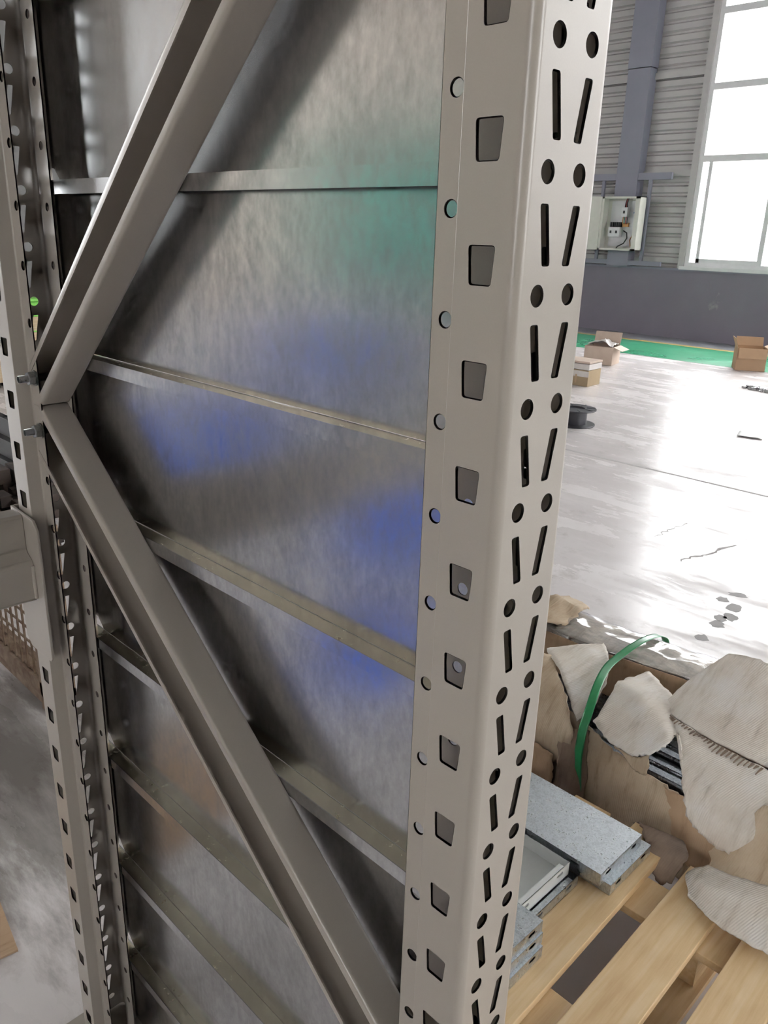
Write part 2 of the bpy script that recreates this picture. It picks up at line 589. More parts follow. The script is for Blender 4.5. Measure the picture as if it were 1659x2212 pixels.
wi = 1
for a, b in sorted(WINDOWS_BACK, key=lambda q: abs(q[0] + 5.72)):
    window(wi, 'x', YB, a, b, 1)
    wi += 1

# other walls and the roof
def wall_with_openings(name, axis, fixed, lo, hi, thick, opens, label, mat='side_wall'):
    root = None
    segs = []
    cur = lo
    for a, b in opens:
        segs.append((cur, a, 0, ZC))
        segs.append((a, b, 0, WZ0 - 0.02))
        segs.append((a, b, WZ1 + 0.02, ZC))
        cur = b
    segs.append((cur, hi, 0, ZC))
    m = MB()
    for a, b, z0, z1 in segs:
        d0, d1 = sorted((fixed, fixed + thick))
        if axis == 'x':
            m.box(a, b, d0, d1, z0, z1)
        else:
            m.box(d0, d1, a, b, z0, z1)
    return struct(m.build(name, M[mat]), label)


wall_with_openings('wall_right', 'y', XR, YF, YB, 0.2, WINDOWS_RIGHT, 'grey sheet side wall with windows')
wall_with_openings('wall_front', 'x', YF, XL, XR, -0.2, ADDED_WINDOWS_FRONT, 'warm beige wall opposite the big window', 'warm_wall')
wall_with_openings('wall_left', 'y', XL, YF, YB, -0.2, ADDED_WINDOWS_LEFT, 'grey sheet wall far behind the left upright')
for a, b in WINDOWS_RIGHT:
    window(wi, 'y', XR, a, b, 1)
    wi += 1
for a, b in ADDED_WINDOWS_FRONT:
    window(wi, 'x', YF, a, b, -1)
    wi += 1
for a, b in ADDED_WINDOWS_LEFT:
    window(wi, 'y', XL, a, b, -1)
    wi += 1
struct(MB().box(XL - 0.2, XR + 0.2, YF - 0.2, YB + 0.3, ZC, ZC + 0.15).build('ceiling', M['ceiling']), 'pale sheet roof of the hall')

og = MB().box(-70, 70, YB + 0.4, 120, -0.5, -0.2).build('ground', M['outside_ground'])
struct(og, 'pale open ground outside the window')
fb = empty('far_building', (-10, 42, -0.2))
tag(fb, 'faint pale building standing outside the big window', 'building')
MB().box(-45, 45, 0, 8, 0, 10.6).build('wall', M['outside_wall'], fb)
MB().box(-46, 46, -0.6, 8.6, 10.6, 11.0).build('roof', M['outside_ground'], fb)
for k in range(12):
    MB().box(-42 + k * 7, -39 + k * 7, -0.08, 0.0, 1.0, 2.2).build('window', M['column'], fb)

# steel column with the open switch box
cl = empty('steel_column', (-6.80, 12.2, 0))
tag(cl, 'blue-grey steel box column rising above the open switch box', 'column')
MB().box(-0.19, 0.19, -0.16, 0.04, 1.075, 3.95).build('lower_box', M['column'], cl)
MB().box(-0.20, 0.20, -0.165, 0.04, 3.962, ZC).build('upper_box', M['column'], cl)
for sx in (-0.42, 0.40):
    MB().box(sx - 0.025, sx + 0.025, -0.14, -0.10, 1.09, 2.42).build('bracket', M['column'], cl)
MB().box(-0.8, 0.75, -0.15, -0.10, 2.37, 2.47).build('bracket', M['column'], cl)
MB().box(-0.8, 0.75, -0.15, -0.10, 1.09, 1.16).build('bracket', M['column'], cl)

sb = empty('switch_box', (-6.74, 11.85, 1.31))
tag(sb, 'open cream switch box with breakers and wires on the column', 'switch box')
w2, hh, dd = 0.335, 0.81, 0.19
b = MB()
b.box(-w2, -w2 + 0.012, 0, dd, 0, hh).box(w2 - 0.012, w2, 0, dd, 0, hh).box(-w2, w2, 0, dd, 0, 0.012).box(-w2, w2, 0, dd, hh - 0.012, hh).box(-w2, w2, dd - 0.01, dd, 0, hh)
b.box(-w2, -w2 + 0.04, -0.012, 0, 0, hh).box(w2 - 0.075, w2, -0.012, 0, 0, hh).box(-w2, w2, -0.012, 0, 0, 0.03).box(-w2, w2, -0.012, 0, hh - 0.03, hh)
b.build('case', M['white_box'], sb)
d = MB().box(-0.60, 0, -0.022, 0, 0, hh).build('door', M['white_box'], sb)
d.location = (-w2, -0.005, 0)
d.rotation_euler = (0, 0, math.radians(8))
MB().box(-0.25, 0.26, dd - 0.025, dd - 0.012, 0.06, hh - 0.06).build('mounting_plate', M['box_back'], sb)
br0 = MB().box(-0.05, 0.05, 0.07, 0.165, 0, 0.14).build('breaker', M['breaker'], sb)
br0.location = (0.035, 0, 0.51)
tg = MB().box(-0.009, 0.009, 0.045, 0.07, 0.05, 0.09).build('toggle', M['dark'], br0)
for px in (-0.165, -0.065):
    o = inst(br0, sb, (px, 0, 0.21))
    inst(tg, o, (0, 0, 0))
b = MB()
for k in range(6):
    b.box(-0.205 + k * 0.034, -0.185 + k * 0.034, 0.09, 0.15, 0.355, 0.43)
b.build('terminal', M['dark'], sb)
for k, mm in enumerate(('orange_wire', 'green_wire', 'red_wire', 'dark')):
    x = 0.0 + k * 0.026
    MB().tube([(x, 0.12, 0.51), (x + 0.002, 0.11, 0.45), (x, 0.12, 0.40)], 0.007).build('wire', M[mm], sb)
for k, mm in enumerate(('dark', 'red_wire', 'dark')):
    MB().tube([(0.02 + k * 0.02, 0.11, 0.655), (0.03 + k * 0.013, 0.10, 0.71), (0.04 + k * 0.01, 0.12, 0.79)], 0.010).build('wire', M[mm], sb)
MB().tube([(0.04, 0.10, 0.30), (0.12, 0.07, 0.27), (0.14, 0.06, 0.19), (0.09, 0.06, 0.11), (-0.02, 0.07, 0.06), (-0.06, 0.1, 0.015)], 0.010).build('wire', M['dark'], sb)
MB().box(0.0, 0.10, 0.12, 0.16, 0.36, 0.42).build('terminal', M['orange_wire'], sb)
MB().box(0.11, 0.24, 0.14, 0.165, 0.375, 0.40).build('bus_bar', M['breaker'], sb)
MB().box(0.185, 0.20, 0.13, 0.16, 0.53, 0.66).build('bus_bar', M['red_wire'], sb)
MB().box(0.165, 0.225, 0.13, 0.16, 0.565, 0.58).build('terminal', M['blue_wire'], sb)
MB().tube([(0.23, 0.12, 0.30), (0.20, 0.1, 0.22), (0.17, 0.1, 0.16), (0.19, 0.11, 0.06)], 0.008).build('wire', M['orange_wire'], sb)


# ------------------------------------------------------------------ rack upright
S = 0.001  # the section below is written in millimetres


def fillet(poly, radii, seg=6):
    """returns flats [(p0,p1)] and bends [[(p, normal)...]] of the outer line; outward is the right-hand side"""
    flats, bends = [], []
    pts = [Vector((p[0], p[1])) for p in poly]
    start = pts[0]
    for i in range(1, len(pts) - 1):
        a, p, c = pts[i - 1], pts[i], pts[i + 1]
        d1, d2 = (p - a).normalized(), (c - p).normalized()
        ang = d1.angle(d2)
        r = radii[i]
        t = r * math.tan(ang / 2)
        q1, q2 = p - d1 * t, p + d2 * t
        flats.append((start, q1))
        cross = d1.x * d2.y - d1.y * d2.x
        side = 1 if cross > 0 else -1
        n1 = Vector((d1.y, -d1.x))
        cen = q1 - n1 * r * side
        arc = []
        n2 = Vector((d2.y, -d2.x))
        for k in range(seg + 1):
            u = k / seg
            n = (n1 * math.sin((1 - u) * ang) + n2 * math.sin(u * ang)) / math.sin(ang)
            n.normalize()
            arc.append((cen + n * r * side, n))
        bends.append(arc)
        start = q2
    flats.append((start, pts[-1]))
    return flats, bends


def circle_poly(cx, cy, r, n=20):
    return [(cx + r * math.cos(2 * math.pi * i / n), cy + r * math.sin(2 * math.pi * i / n)) for i in range(n)]


def round_poly(pts, r, seg=3):
    out = []
    n = len(pts)
    for i in range(n):
        a, p, c = Vector(pts[i - 1]), Vector(pts[i]), Vector(pts[(i + 1) % n])
        d1, d2 = (p - a).normalized(), (c - p).normalized()
        ang = d1.angle(d2)
        t = r * math.tan(ang / 2)
        q1, q2 = p - d1 * t, p + d2 * t
        for k in range(seg + 1):
            u = k / seg
            out.append(tuple((q1 * (1 - u) ** 2 + p * 2 * u * (1 - u) + q2 * u * u)))
    return out


def offset_poly(poly, d):
    n = len(poly)
    out = []
    for i in range(n):
        a, p, c = Vector(poly[i - 1]), Vector(poly[i]), Vector(poly[(i + 1) % n])
        e = ((p - a).normalized() + (c - p).normalized()).normalized()
        out.append((p.x + e.y * d, p.y - e.x * d))   # outward for counter-clockwise
    return out


def in_poly(p, poly):
    c = False
    n = len(poly)
    for i in range(n):
        x1, y1 = poly[i]
        x2, y2 = poly[i - 1]
        if (y1 > p[1]) != (y2 > p[1]) and p[0] < (x2 - x1) * (p[1] - y1) / (y2 - y1) + x1:
            c = not c
    return c


def cell(w, z0, z1, holes):
    """triangles of the rectangle [0,w]x[z0,z1] without the holes"""
    vs = [Vector((0, z0)), Vector((w, z0)), Vector((w, z1)), Vector((0, z1))]
    faces = [[0, 1, 2, 3]]
    for h in holes:
        b = len(vs)
        vs += [Vector(q) for q in h]
        faces.append(list(range(b, b + len(h))))
    ov, oe, of, *_ = delaunay_2d_cdt(vs, [], faces, 1, 1e-5)
    tri = []
    for f in of:
        c = sum((ov[i] for i in f), Vector((0, 0))) / len(f)
        if not any(in_poly(c, h) for h in holes):
            tri.append(tuple(f))
    return [tuple(v) for v in ov], tri


T = 1.8      # sheet thickness
PITCH = 75.0
ZROW = 1612.6
ZTOP = 2440.0


class Shell:
    def __init__(self):
        self.v, self.n, self.f = [], [], []

    def add(self, vs, ns, fs):
        b = len(self.v)
        self.v += vs
        self.n += ns
        self.f += [tuple(b + i for i in q) for q in fs]


def upright_mesh(lip_a=-88.0, lip_b=-88.0):
    W = 83.2
    poly = [(lip_a, 20.4), (-55.5, 20.4), (-52.5, 0), (0, 0), (0, W), (-52.5, W), (-55.5, W - 20.4), (lip_b, W - 20.4)]
    radii = [0, 3, 1.0, 8, 8, 1.0, 3, 0]
    flats, bends = fillet(poly, radii, 7)
    sh = Shell()
    lip = circle_poly(0, 0, 5.5, 18)
    trap = round_poly([(-8.4, 5.9), (8.4, 5.9), (10.3, 29.8), (-10.3, 29.8)], 1.8)
    # holes of every flat: list of polygons around row z=0, in (s, z)
    spec = {}
    f0, f1, f2, f3, f4, f5, f6 = flats
    spec[0] = [[(x + (-75.1 - lip_a), z - 21.8) for x, z in lip]], (-60.0, 15.0)
    s_side = -29.6 - f2[0].x
    spec[2] = [[(x + s_side, z) for x, z in trap]], (-20.0, 55.0)
    y0 = f3[0].y
    web = []
    for cy in (23.7, 59.5):
        web.append([(x + cy - y0, z) for x, z in circle_poly(0, 0, 6.5, 22)])
    for sg in (-1, 1):
        cy = 41.6 + sg * 14.9
        q = [(cy - sg * 3.4 - 3.7, 19.3), (cy - sg * 3.4 + 3.7, 19.3), (cy + sg * 3.4 + 3.7, 55.7), (cy + sg * 3.4 - 3.7, 55.7)]
        web.append([(x - y0, z) for x, z in round_poly(q, 1.1, 2)])
    spec[3] = web, (-13.0, 62.0)
    spec[4] = [[((f4[0].x - (-29.6)) + x, z) for x, z in trap]], (-20.0, 55.0)
    spec[6] = [[((f6[0].x - (-75.1)) + x, z - 21.8) for x, z in lip]], (-60.0, 15.0)
    z_bottom = 6.0
    for i, (p0, p1) in enumerate(flats):
        d = (p1 - p0).normalized()
        w = (p1 - p0).length
        n = Vector((d.y, -d.x))

        def P(s, z, off):
            q = p0 + d * s - n * off
            return (q.x * S, q.y * S, z * S)
        n3 = (n.x, n.y, 0)
        m3 = (-n.x, -n.y, 0)

        def rect(z0, z1):
            for off, nn, o in ((0, n3, 1), (T, m3, -1)):
                fs = [(0, 1, 2, 3)] if o == 1 else [(3, 2, 1, 0)]
                sh.add([P(0, z0, off), P(w, z0, off), P(w, z1, off), P(0, z1, off)], [nn] * 4, fs)
        if i not in spec:
            rect(z_bottom, ZTOP)
        else:
            holes, (c0, c1) = spec[i]
            outer = [offset_poly(h, 0.8) for h in holes]
            ov, of = cell(w, c0, c1, outer)
            iv, jf = cell(w, c0, c1, holes)
            k_lo = math.ceil((z_bottom - (ZROW + c0)) / PITCH)
            k_hi = math.floor((ZTOP - (ZROW + c1)) / PITCH)
            rect(z_bottom, ZROW + c0 + k_lo * PITCH)
            rect(ZROW + c1 + k_hi * PITCH, ZTOP)
            for k in range(k_lo, k_hi + 1):
                zz = ZROW + k * PITCH
                sh.add([P(s, z + zz, 0) for s, z in ov], [n3] * len(ov), of)
                sh.add([P(s, z + zz, T) for s, z in iv], [m3] * len(iv), [tuple(reversed(q)) for q in jf])
                for h, ho in zip(holes, outer):
                    m = len(h)
                    c = (sum(q[0] for q in h) / m, sum(q[1] for q in h) / m)
                    vs, ns = [], []
                    rad = []
                    for a_, b_, c_ in zip([h[-1]] + h[:-1], h, h[1:] + h[:1]):
                        e = Vector((c_[0] - a_[0], c_[1] - a_[1])).normalized()
                        # inward pointing
                        q = d * (-e.y)
                        rad.append((q.x, q.y, e.x))
                    for q in ho:
                        vs.append(P(q[0], q[1] + zz, 0)); ns.append(n3)
                    for q, r3 in zip(h, rad):
                        vs.append(P(q[0], q[1] + zz, 0.7)); ns.append(r3)
                    for q, r3 in zip(h, rad):
                        vs.append(P(q[0], q[1] + zz, T)); ns.append(r3)
                    fs = []
                    for a_ in range(m):
                        b_ = (a_ + 1) % m
                        fs.append((a_, b_, m + b_, m + a_)[::-1])
                        fs.append((m + a_, m + b_, 2 * m + b_, 2 * m + a_)[::-1])
                    sh.add(vs, ns, fs)
    for arc in bends:
        for off, sg in ((0, 1), (T, -1)):
            vs, ns, fs = [], [], []
            for p, n in arc:
                q = p - n * off
                for z in (z_bottom, ZTOP):
                    vs.append((q.x * S, q.y * S, z * S))
                    ns.append((n.x * sg, n.y * sg, 0))
            for k in range(len(arc) - 1):
                f = (2 * k, 2 * k + 2, 2 * k + 3, 2 * k + 1)
                fs.append(f if sg == 1 else f[::-1])
            sh.add(vs, ns, fs)
    # rounded free edges of both lips
    for p, dr, n in (((lip_a, 20.4), -1, -1), ((lip_b, W - 20.4), -1, 1)):
        vs, ns, fs = [], [], []
        cy = p[1] - n * T / 2
        for k in range(7):
            a = math.pi * k / 6
            nx, ny = -math.sin(a), n * math.cos(a)
            for z in (z_bottom, ZTOP):
                vs.append(((p[0] + nx * T / 2) * S, (cy + ny * T / 2) * S, z * S))
                ns.append((nx, ny, 0))
        for k in range(6):
            f = (2 * k, 2 * k + 1, 2 * k + 3, 2 * k + 2)
            fs.append(f if n == 1 else f[::-1])
        sh.add(vs, ns, fs)
    me = bpy.data.meshes.new('upright_post')
    me.from_pydata(sh.v, [], sh.f)
    me.materials.append(M['paint'])
    me.polygons.foreach_set('use_smooth', [True] * len(me.polygons))
    me.normals_split_custom_set_from_vertices(sh.n)
    return me


frame = empty('rack_frame', (-0.448, 0.0416, 0.0))
tag(frame, 'tall grey painted rack frame of two slotted uprights and zigzag bracing', 'rack frame')
FO = Vector(frame.location)
um = upright_mesh()
DX = 0.8966


def fpart(name, mesh, loc=(0, 0, 0), rz=0.0):
    o = bpy.data.objects.new(name, mesh)
    COL.objects.link(o)
    o.parent = frame
    o.location = Vector(loc) - FO
    o.rotation_euler = (0, 0, rz)
    return o


pr = fpart('upright_post', um)
pr['label'] = 'near upright post with pairs of round holes and slanted slots'
pl = fpart('upright_post', upright_mesh(-91.0, -81.5), (-DX, 0.0832, 0.0018), math.pi)
pl['label'] = 'far upright post beside the beam'
fp = MB().box(-0.12, 0.03, -0.03, 0.113, 0, 0.006).mesh('foot_plate', M['paint'])
fpart('foot_plate', fp)
fpart('foot_plate', fp, (-DX, 0.0832, 0), math.pi)


def brace(lz, rz, z_lo_cut, z_hi_cut):
    """lipped channel open to -Y.  lz/rz: left and right edge lines as (x0,z0,x1,z1) in metres"""
    (x0, z0, x1, z1) = lz
    a0 = Vector((x0, z0)); a1 = Vector((x1, z1))
    d = (a1 - a0).normalized()
    if d.y < 0:
        d = -d
    nrm = Vector((d.y, -d.x))        # towards +x side
    width = (Vector((rz[0], rz[1])) - a0).dot(nrm)
    width = 0.5 * (width + (Vector((rz[2], rz[3])) - a0).dot(nrm))
    yb, yf = 0.0620, 0.0212
    t = 0.0016
    r = 0.004
    lip = 0.010
    # outer profile in (w, y), drawn open at the front
    out = [(lip, yf), (0, yf), (0, yb), (width, yb), (width, yf), (width - lip, yf)]
    # rounded
    pts = []
    rad = [0, r, r, r, r, 0]
    for i, p in enumerate(out):
        if rad[i] == 0:
            pts.append(Vector(p))
            continue
        a, c = Vector(out[i - 1]), Vector(out[i + 1])
        q = Vector(p)
        e1, e2 = (q - a).normalized(), (c - q).normalized()
        s1, s2 = q - e1 * r, q + e2 * r
        for k in range(5):
            u = k / 4
            pts.append(s1 * (1 - u) ** 2 + q * 2 * u * (1 - u) + s2 * u * u)
    inner = []
    for i, p in enumerate(pts):
        e = (pts[min(i + 1, len(pts) - 1)] - pts[max(i - 1, 0)]).normalized()
        inner.append(p + Vector((-e.y, e.x)) * -t * -1 if False else p + Vector((e.y, -e.x)) * t * ORI)
    loop = pts + inner[::-1]
    m = MB()
    n = len(loop)
    for zc in (z_lo_cut, z_hi_cut):
        for w, y in loop:
            b = a0 + nrm * w
            s = (zc - b.y) / d.y
            m.v.append((b.x + d.x * s, y, zc))
    m.f.append(tuple(range(n)))
    m.f.append(tuple(n + i for i in reversed(range(n))))
    for i in range(n):
        j = (i + 1) % n
        m.f.append((j, i, n + i, n + j))
    m.v = [tuple(Vector(q) - FO) for q in m.v]
    return m


ORI = -1
ZJ = 1.2545
b1 = brace((-0.4000, 1.6875, -0.6925, 1.4355), (-0.338, 1.679, -0.587, 1.4415), ZJ + 0.001, 1.985).build('brace', M['paint'], frame, smooth=40)
b2 = brace((-0.7765, 1.1235, -0.468, 0.8835), (-0.6855, 1.1475, -0.395, 0.9215), 0.585, ZJ - 0.0015).build('brace', M['paint'], frame, smooth=40)


# bolts with nuts
def bolt_set(x, z):
    o = MB().lathe([(0.0048, -0.0), (0.0048, 0.075)], (0, 0, 0), 'y', 12).build('bolt', M['bolt'], frame, smooth=40)
    o.location = Vector((x, -0.004, z)) - FO
    th = MB()
    for k in range(12):
        th.lathe([(0.0044, 0.0), (0.0052, 0.0004), (0.0044, 0.0008)], (0, k * 0.0012, 0), 'y', 12)
    th.build('thread', M['bolt'], o)
    MB().lathe([(0.0044, 0.026), (0.0053, 0.027), (0.0053, 0.062), (0.0044, 0.063)], (0, 0, 0), 'y', 12).build('shank', M['black_bolt'], o, smooth=40)
    nut = MB()
    r = 0.0098
    nut.prism([(r * math.cos(a * math.pi / 3 + 0.3), r * math.sin(a * math.pi / 3 + 0.3)) for a in range(6)], 'y', 0.0125, 0.0215)
    nut.build('nut', M['bolt'], o, bevel=0.0008)
    MB().lathe([(0.011, 0.0215), (0.011, 0.0232)], (0, 0, 0), 'y', 20).build('washer', M['bolt'], o)


bolt_set(-DX + 0.0751, 1.6126 + 0.0018 - 4 * 0.075 - 0.0218)
bolt_set(-DX + 0.0751, 1.6126 + 0.0018 - 5 * 0.075 - 0.0218)
bolt_set(-0.0751, 1.6126 - 13 * 0.075 - 0.0218)

# ------------------------------------------------------------------ step beam hooked on the far upright
bmz = 1.6126
be = empty('rack_beam', (-0.868, -1.3, bmz - 0.66))
tag(be, 'grey step-profile rack beam hooked to the far upright', 'rack beam')
BO = Vector(be.location)
m = MB()
prof = [(-0.897, -0.660), (-0.843, -0.660), (-0.839, -0.656), (-0.839, -0.600), (-0.842, -0.594), (-0.855, -0.586), (-0.859, -0.580), (-0.859, -0.532), (-0.863, -0.527), (-0.897, -0.527)]
m.prism([(x, z + bmz) for x, z in prof], 'y', -2.66, -0.0075)
m.v = [tuple(Vector(q) - BO) for q in m.v]
m.build('beam_tube', M['paint'], be, smooth=25, bevel=0.0015)
m = MB()
zt, zb = -0.523, -0.757
m.prism([(-0.9045, zt + bmz), (-0.825, zt + bmz - 0.004), (-0.813, zt + bmz - 0.018), (-0.813, zb + 0.006 + bmz), (-0.818, zb + bmz), (-0.888, zb + bmz), (-0.9045, zb + 0.014 + bmz)], 'y', -0.0075, -0.0035)
m.box(-0.9045, -0.9005, -0.0035, 0.046, bmz + zb + 0.014, bmz + zt)
m.v = [tuple(Vector(q) - BO) for q in m.v]
m.build('end_connector', M['paint'], be, bevel=0.0008)
m = MB().tube([(-0.8405, -0.0085, bmz - 0.602), (-0.8395, -0.0085, bmz - 0.63), (-0.8405, -0.0085, bmz - 0.655)], 0.004, 8)
m.v = [tuple(Vector(q) - BO) for q in m.v]
m.build('weld_seam', M['paint'], be, smooth=60)

# ------------------------------------------------------------------ galvanized panels closing the rack side
wallp = empty('panel_wall', (-0.45, 0.085, 0.0))
tag(wallp, 'shiny galvanized sheet panels closing the rack behind the bracing', 'panel wall')
PO = Vector(wallp.location)
PH = 0.2245
ZR0 = 1.6126 - 0.0625
pm = fm = lm_ = None
px0, px1 = -0.866, -0.006
for k in range(-3, 7):
    zt = ZR0 - k * PH
    zbm = max(zt - PH + 0.001, 0.02)
    if pm is None:
        h = PH - 0.001
        m = MB()
        # sheet with a notched lower left corner
        m.prism([(px0 - PO.x, 0), (px0 - PO.x, -h + 0.02), (-0.842 - PO.x, -h + 0.016), (-0.826 - PO.x, -h), (px1 - PO.x, -h), (px1 - PO.x, 0)], 'y', 0.0, 0.0012)
        pm = m.mesh('panel', M['galv_panel'])
        m = MB()
        m.box(-0.846 - PO.x, -0.058 - PO.x, -0.0205, 0.0, -0.0012, 0.0)
        fm = m.mesh('top_flange', M['galv_edge'])
        m = MB()
        m.box(-0.846 - PO.x, -0.058 - PO.x, -0.0217, -0.0205, -0.0165, 0.0008)
        lm_ = m.mesh('folded_lip', M['galv_panel'])
    pn = bpy.data.objects.new('panel', pm)
    COL.objects.link(pn)
    pn.parent = wallp
    pn.location = (0, 0, zt)
    for nm, me in (('top_flange', fm), ('folded_lip', lm_)):
        o = bpy.data.objects.new(nm, me)
        COL.objects.link(o)
        o.parent = pn


# ------------------------------------------------------------------ pallet
pal = empty('pallet', (-0.15, 0.6, 0))
tag(pal, 'pale wooden pallet with wide gaps between its boards', 'pallet')
LO = Vector(pal.location)
bt = 0.14


def ppart(name, mat, *bx, **kw):
    m = MB().box(*bx)
    c = Vector(((bx[0] + bx[1]) / 2, (bx[2] + bx[3]) / 2, (bx[4] + bx[5]) / 2))
    m.v = [tuple(Vector(q) - c) for q in m.v]
    o = m.build(name, mat, pal, **kw)
    o.location = c - LO
    return o


for i, (x0, x1) in enumerate([(-0.69, -0.59), (-0.527, -0.427), (-0.362, -0.262), (-0.206, -0.099), (-0.038, 0.066), (0.13, 0.23), (0.29, 0.39)]):
    o = ppart('top_board', M['wood'], x0, x1, 0.12, 1.145 + 0.02 * ((i * 7) % 3), bt - 0.020, bt, bevel=0.0015)
    o.rotation_euler = (0, 0, math.radians((0.0, 0.6, 1.4, 0.9, 1.2, 0.5, 0)[i]))
for y0 in (0.14, 0.54, 0.945):
    ppart('cross_board', M['wood'], -0.69, 0.39, y0, y0 + 0.115, bt - 0.040, bt - 0.0205, bevel=0.0015)
for y0 in (0.15, 0.55, 0.955):
    for x0 in (-0.67, -0.19, 0.28):
        ppart('block', M['wood'], x0, x0 + 0.09, y0, y0 + 0.095, 0.018, bt - 0.0405)
for x0 in (-0.68, -0.195, 0.27):
    ppart('bottom_board', M['wood'], x0, x0 + 0.11, 0.13, 1.08, 0.0, 0.0175)


# ------------------------------------------------------------------ loose deck panels on the pallet
def deck(label, x0, x1, y0, y1, z0, hgt, mat, up=True, rz=0.0):
    """folded steel shelf deck; up=True is top side up, else it lies open side up"""
    d = empty('shelf_deck', (x1, y0, z0), rz)
    tag(d, label, 'shelf deck', 'galvanized decks stacked on the pallet')
    t = 0.0015
    L, Wd = x1 - x0, y1 - y0
    zt = hgt if up else 0.0
    MB().box(-L, 0, 0, Wd, (zt - t) if up else 0, zt if up else t).build('deck_plate', mat, d)

    def flange(a, b, along, thick_axis, holes):
        # along: 'x' or 'y'; a..b range of the flange, thick_axis position
        w = b - a
        hs = []
        for h in holes:
            hs.append(round_poly([(h - 0.011, hgt * 0.62 - 0.004), (h + 0.011, hgt * 0.62 - 0.004), (h + 0.011, hgt * 0.62 + 0.004), (h - 0.011, hgt * 0.62 + 0.004)], 0.0035))
        vs, tr = cell(w, 0, hgt, hs)
        m = MB()
        for off in (0, t):
            b0 = len(m.v)
            for s, z in vs:
                m.v.append((a + s, thick_axis + off, z) if along == 'x' else (thick_axis + off, a + s, z))
            m.f += [tuple(b0 + i for i in q) for q in tr]
        return m.build('flange', mat, d)
    flange(-L, 0, 'x', 0.0, [L - 0.065, L - 0.30])
    flange(-L, 0, 'x', Wd - t, [])
    flange(0, Wd, 'y', -t, [0.035, Wd - 0.035])
    # returned lip along the open edge
    zr = 0.0 if up else hgt - t
    MB().box(-L, 0, t, 0.014, zr, zr + t).build('lip', mat, d)
    MB().box(-0.014, -t, 0.0145, Wd - 0.02, zr, zr + t).build('lip', mat, d)
    return d


deck('pale spangled deck lying on top of the stack nearest the cardboard', -1.05, -0.312, 0.903, 1.083, 0.1685, 0.0325, M['galv_deck'], True, 0.0)
deck('deck lowest of the two nearest the cardboard, showing a bright end', -1.05, -0.296, 0.925, 1.105, 0.1405, 0.0275, M['galv_deck'], True, 0.0)
deck('plain grey deck lying open side up between the spangled decks', -1.05, -0.380, 0.69, 0.887, 0.1655, 0.034, M['deck_paint'], False, 0.0)
deck('deck hidden under the plain grey deck, bright lip showing', -1.05, -0.362, 0.72, 0.900, 0.1405, 0.0245, M['galv_deck'], False, 0.0)
deck('short galvanized deck at the front of the pallet, topmost of three', -0.95, -0.318, 0.50, 0.689, 0.1965, 0.0275, M['galv_deck'], True, -0.01)
deck('galvanized deck second of three at the front of the pallet', -0.95, -0.313, 0.505, 0.689, 0.169, 0.0270, M['galv_deck'], True, 0.0)
deck('galvanized deck lowest of three at the front of the pallet', -0.95, -0.306, 0.500, 0.685, 0.1405, 0.0280, M['galv_deck'], True, 0.01)


# ------------------------------------------------------------------ torn cardboard bundle
def catmull(p0, p1, p2, p3, t):
    return 0.5 * ((2 * p1) + (-p0 + p2) * t + (2 * p0 - 5 * p1 + 4 * p2 - p3) * t * t + (-p0 + 3 * p1 - 3 * p2 + p3) * t ** 3)


def sheet(name, rows, mat, parent, sub=8, amp=0.004, ragged=0.0, thick=0.004, seed=0, freq=9.0, curl=0.35):
    """curved cardboard sheet through a grid of control points"""
    off = Vector(parent.location)
    R = [[Vector(p) for p in r] for r in rows]
    nr, nc = len(R), len(R[0])

    def line(pts, n):
        out = []
        for i in range(len(pts) - 1):
            p0 = pts[i - 1] if i else pts[0] * 2 - pts[1]
            p3 = pts[i + 2] if i + 2 < len(pts) else pts[-1] * 2 - pts[-2]
            for k in range(n):
                out.append(catmull(p0, pts[i], pts[i + 1], p3, k / n).lerp(pts[i].lerp(pts[i + 1], k / n), 1 - curl))
        out.append(pts[-1])
        return out
    tmp = [line(r, sub) for r in R]
    cols = [line([tmp[i][j] for i in range(nr)], sub) for j in range(len(tmp[0]))]
    nu, nv = len(cols), len(cols[0])
    rng = random.Random(seed)
    m = MB()
    for i in range(nu):
        for j in range(nv):
            p = cols[i][j].copy()
            q = p * freq + Vector((seed * 3.1, 0, 0))
            p += noise.noise_vector(q) * amp + noise.noise_vector(q * 3.1) * amp * 0.35
            if ragged and (i in (0, nu - 1) or j in (0, nv - 1)):
                p += Vector((rng.uniform(-1, 1), rng.uniform(-1, 1), rng.uniform(-0.5, 0.5))) * ragged
            m.v.append(tuple(p - off))
    for i in range(nu - 1):
        for j in range(nv - 1):
            m.f.append((i * nv + j, (i + 1) * nv + j, (i + 1) * nv + j + 1, i * nv + j + 1))
    o = m.build(name, mat, parent, smooth=50)
    s = o.modifiers.new('thickness', 'SOLIDIFY')
    s.thickness = thick
    s.offset = 0
    return o


bun = empty('cardboard_bundle', (-0.65, 1.55, 0.0))
tag(bun, 'long torn cardboard bundle with film and green strap on the floor', 'bundle')
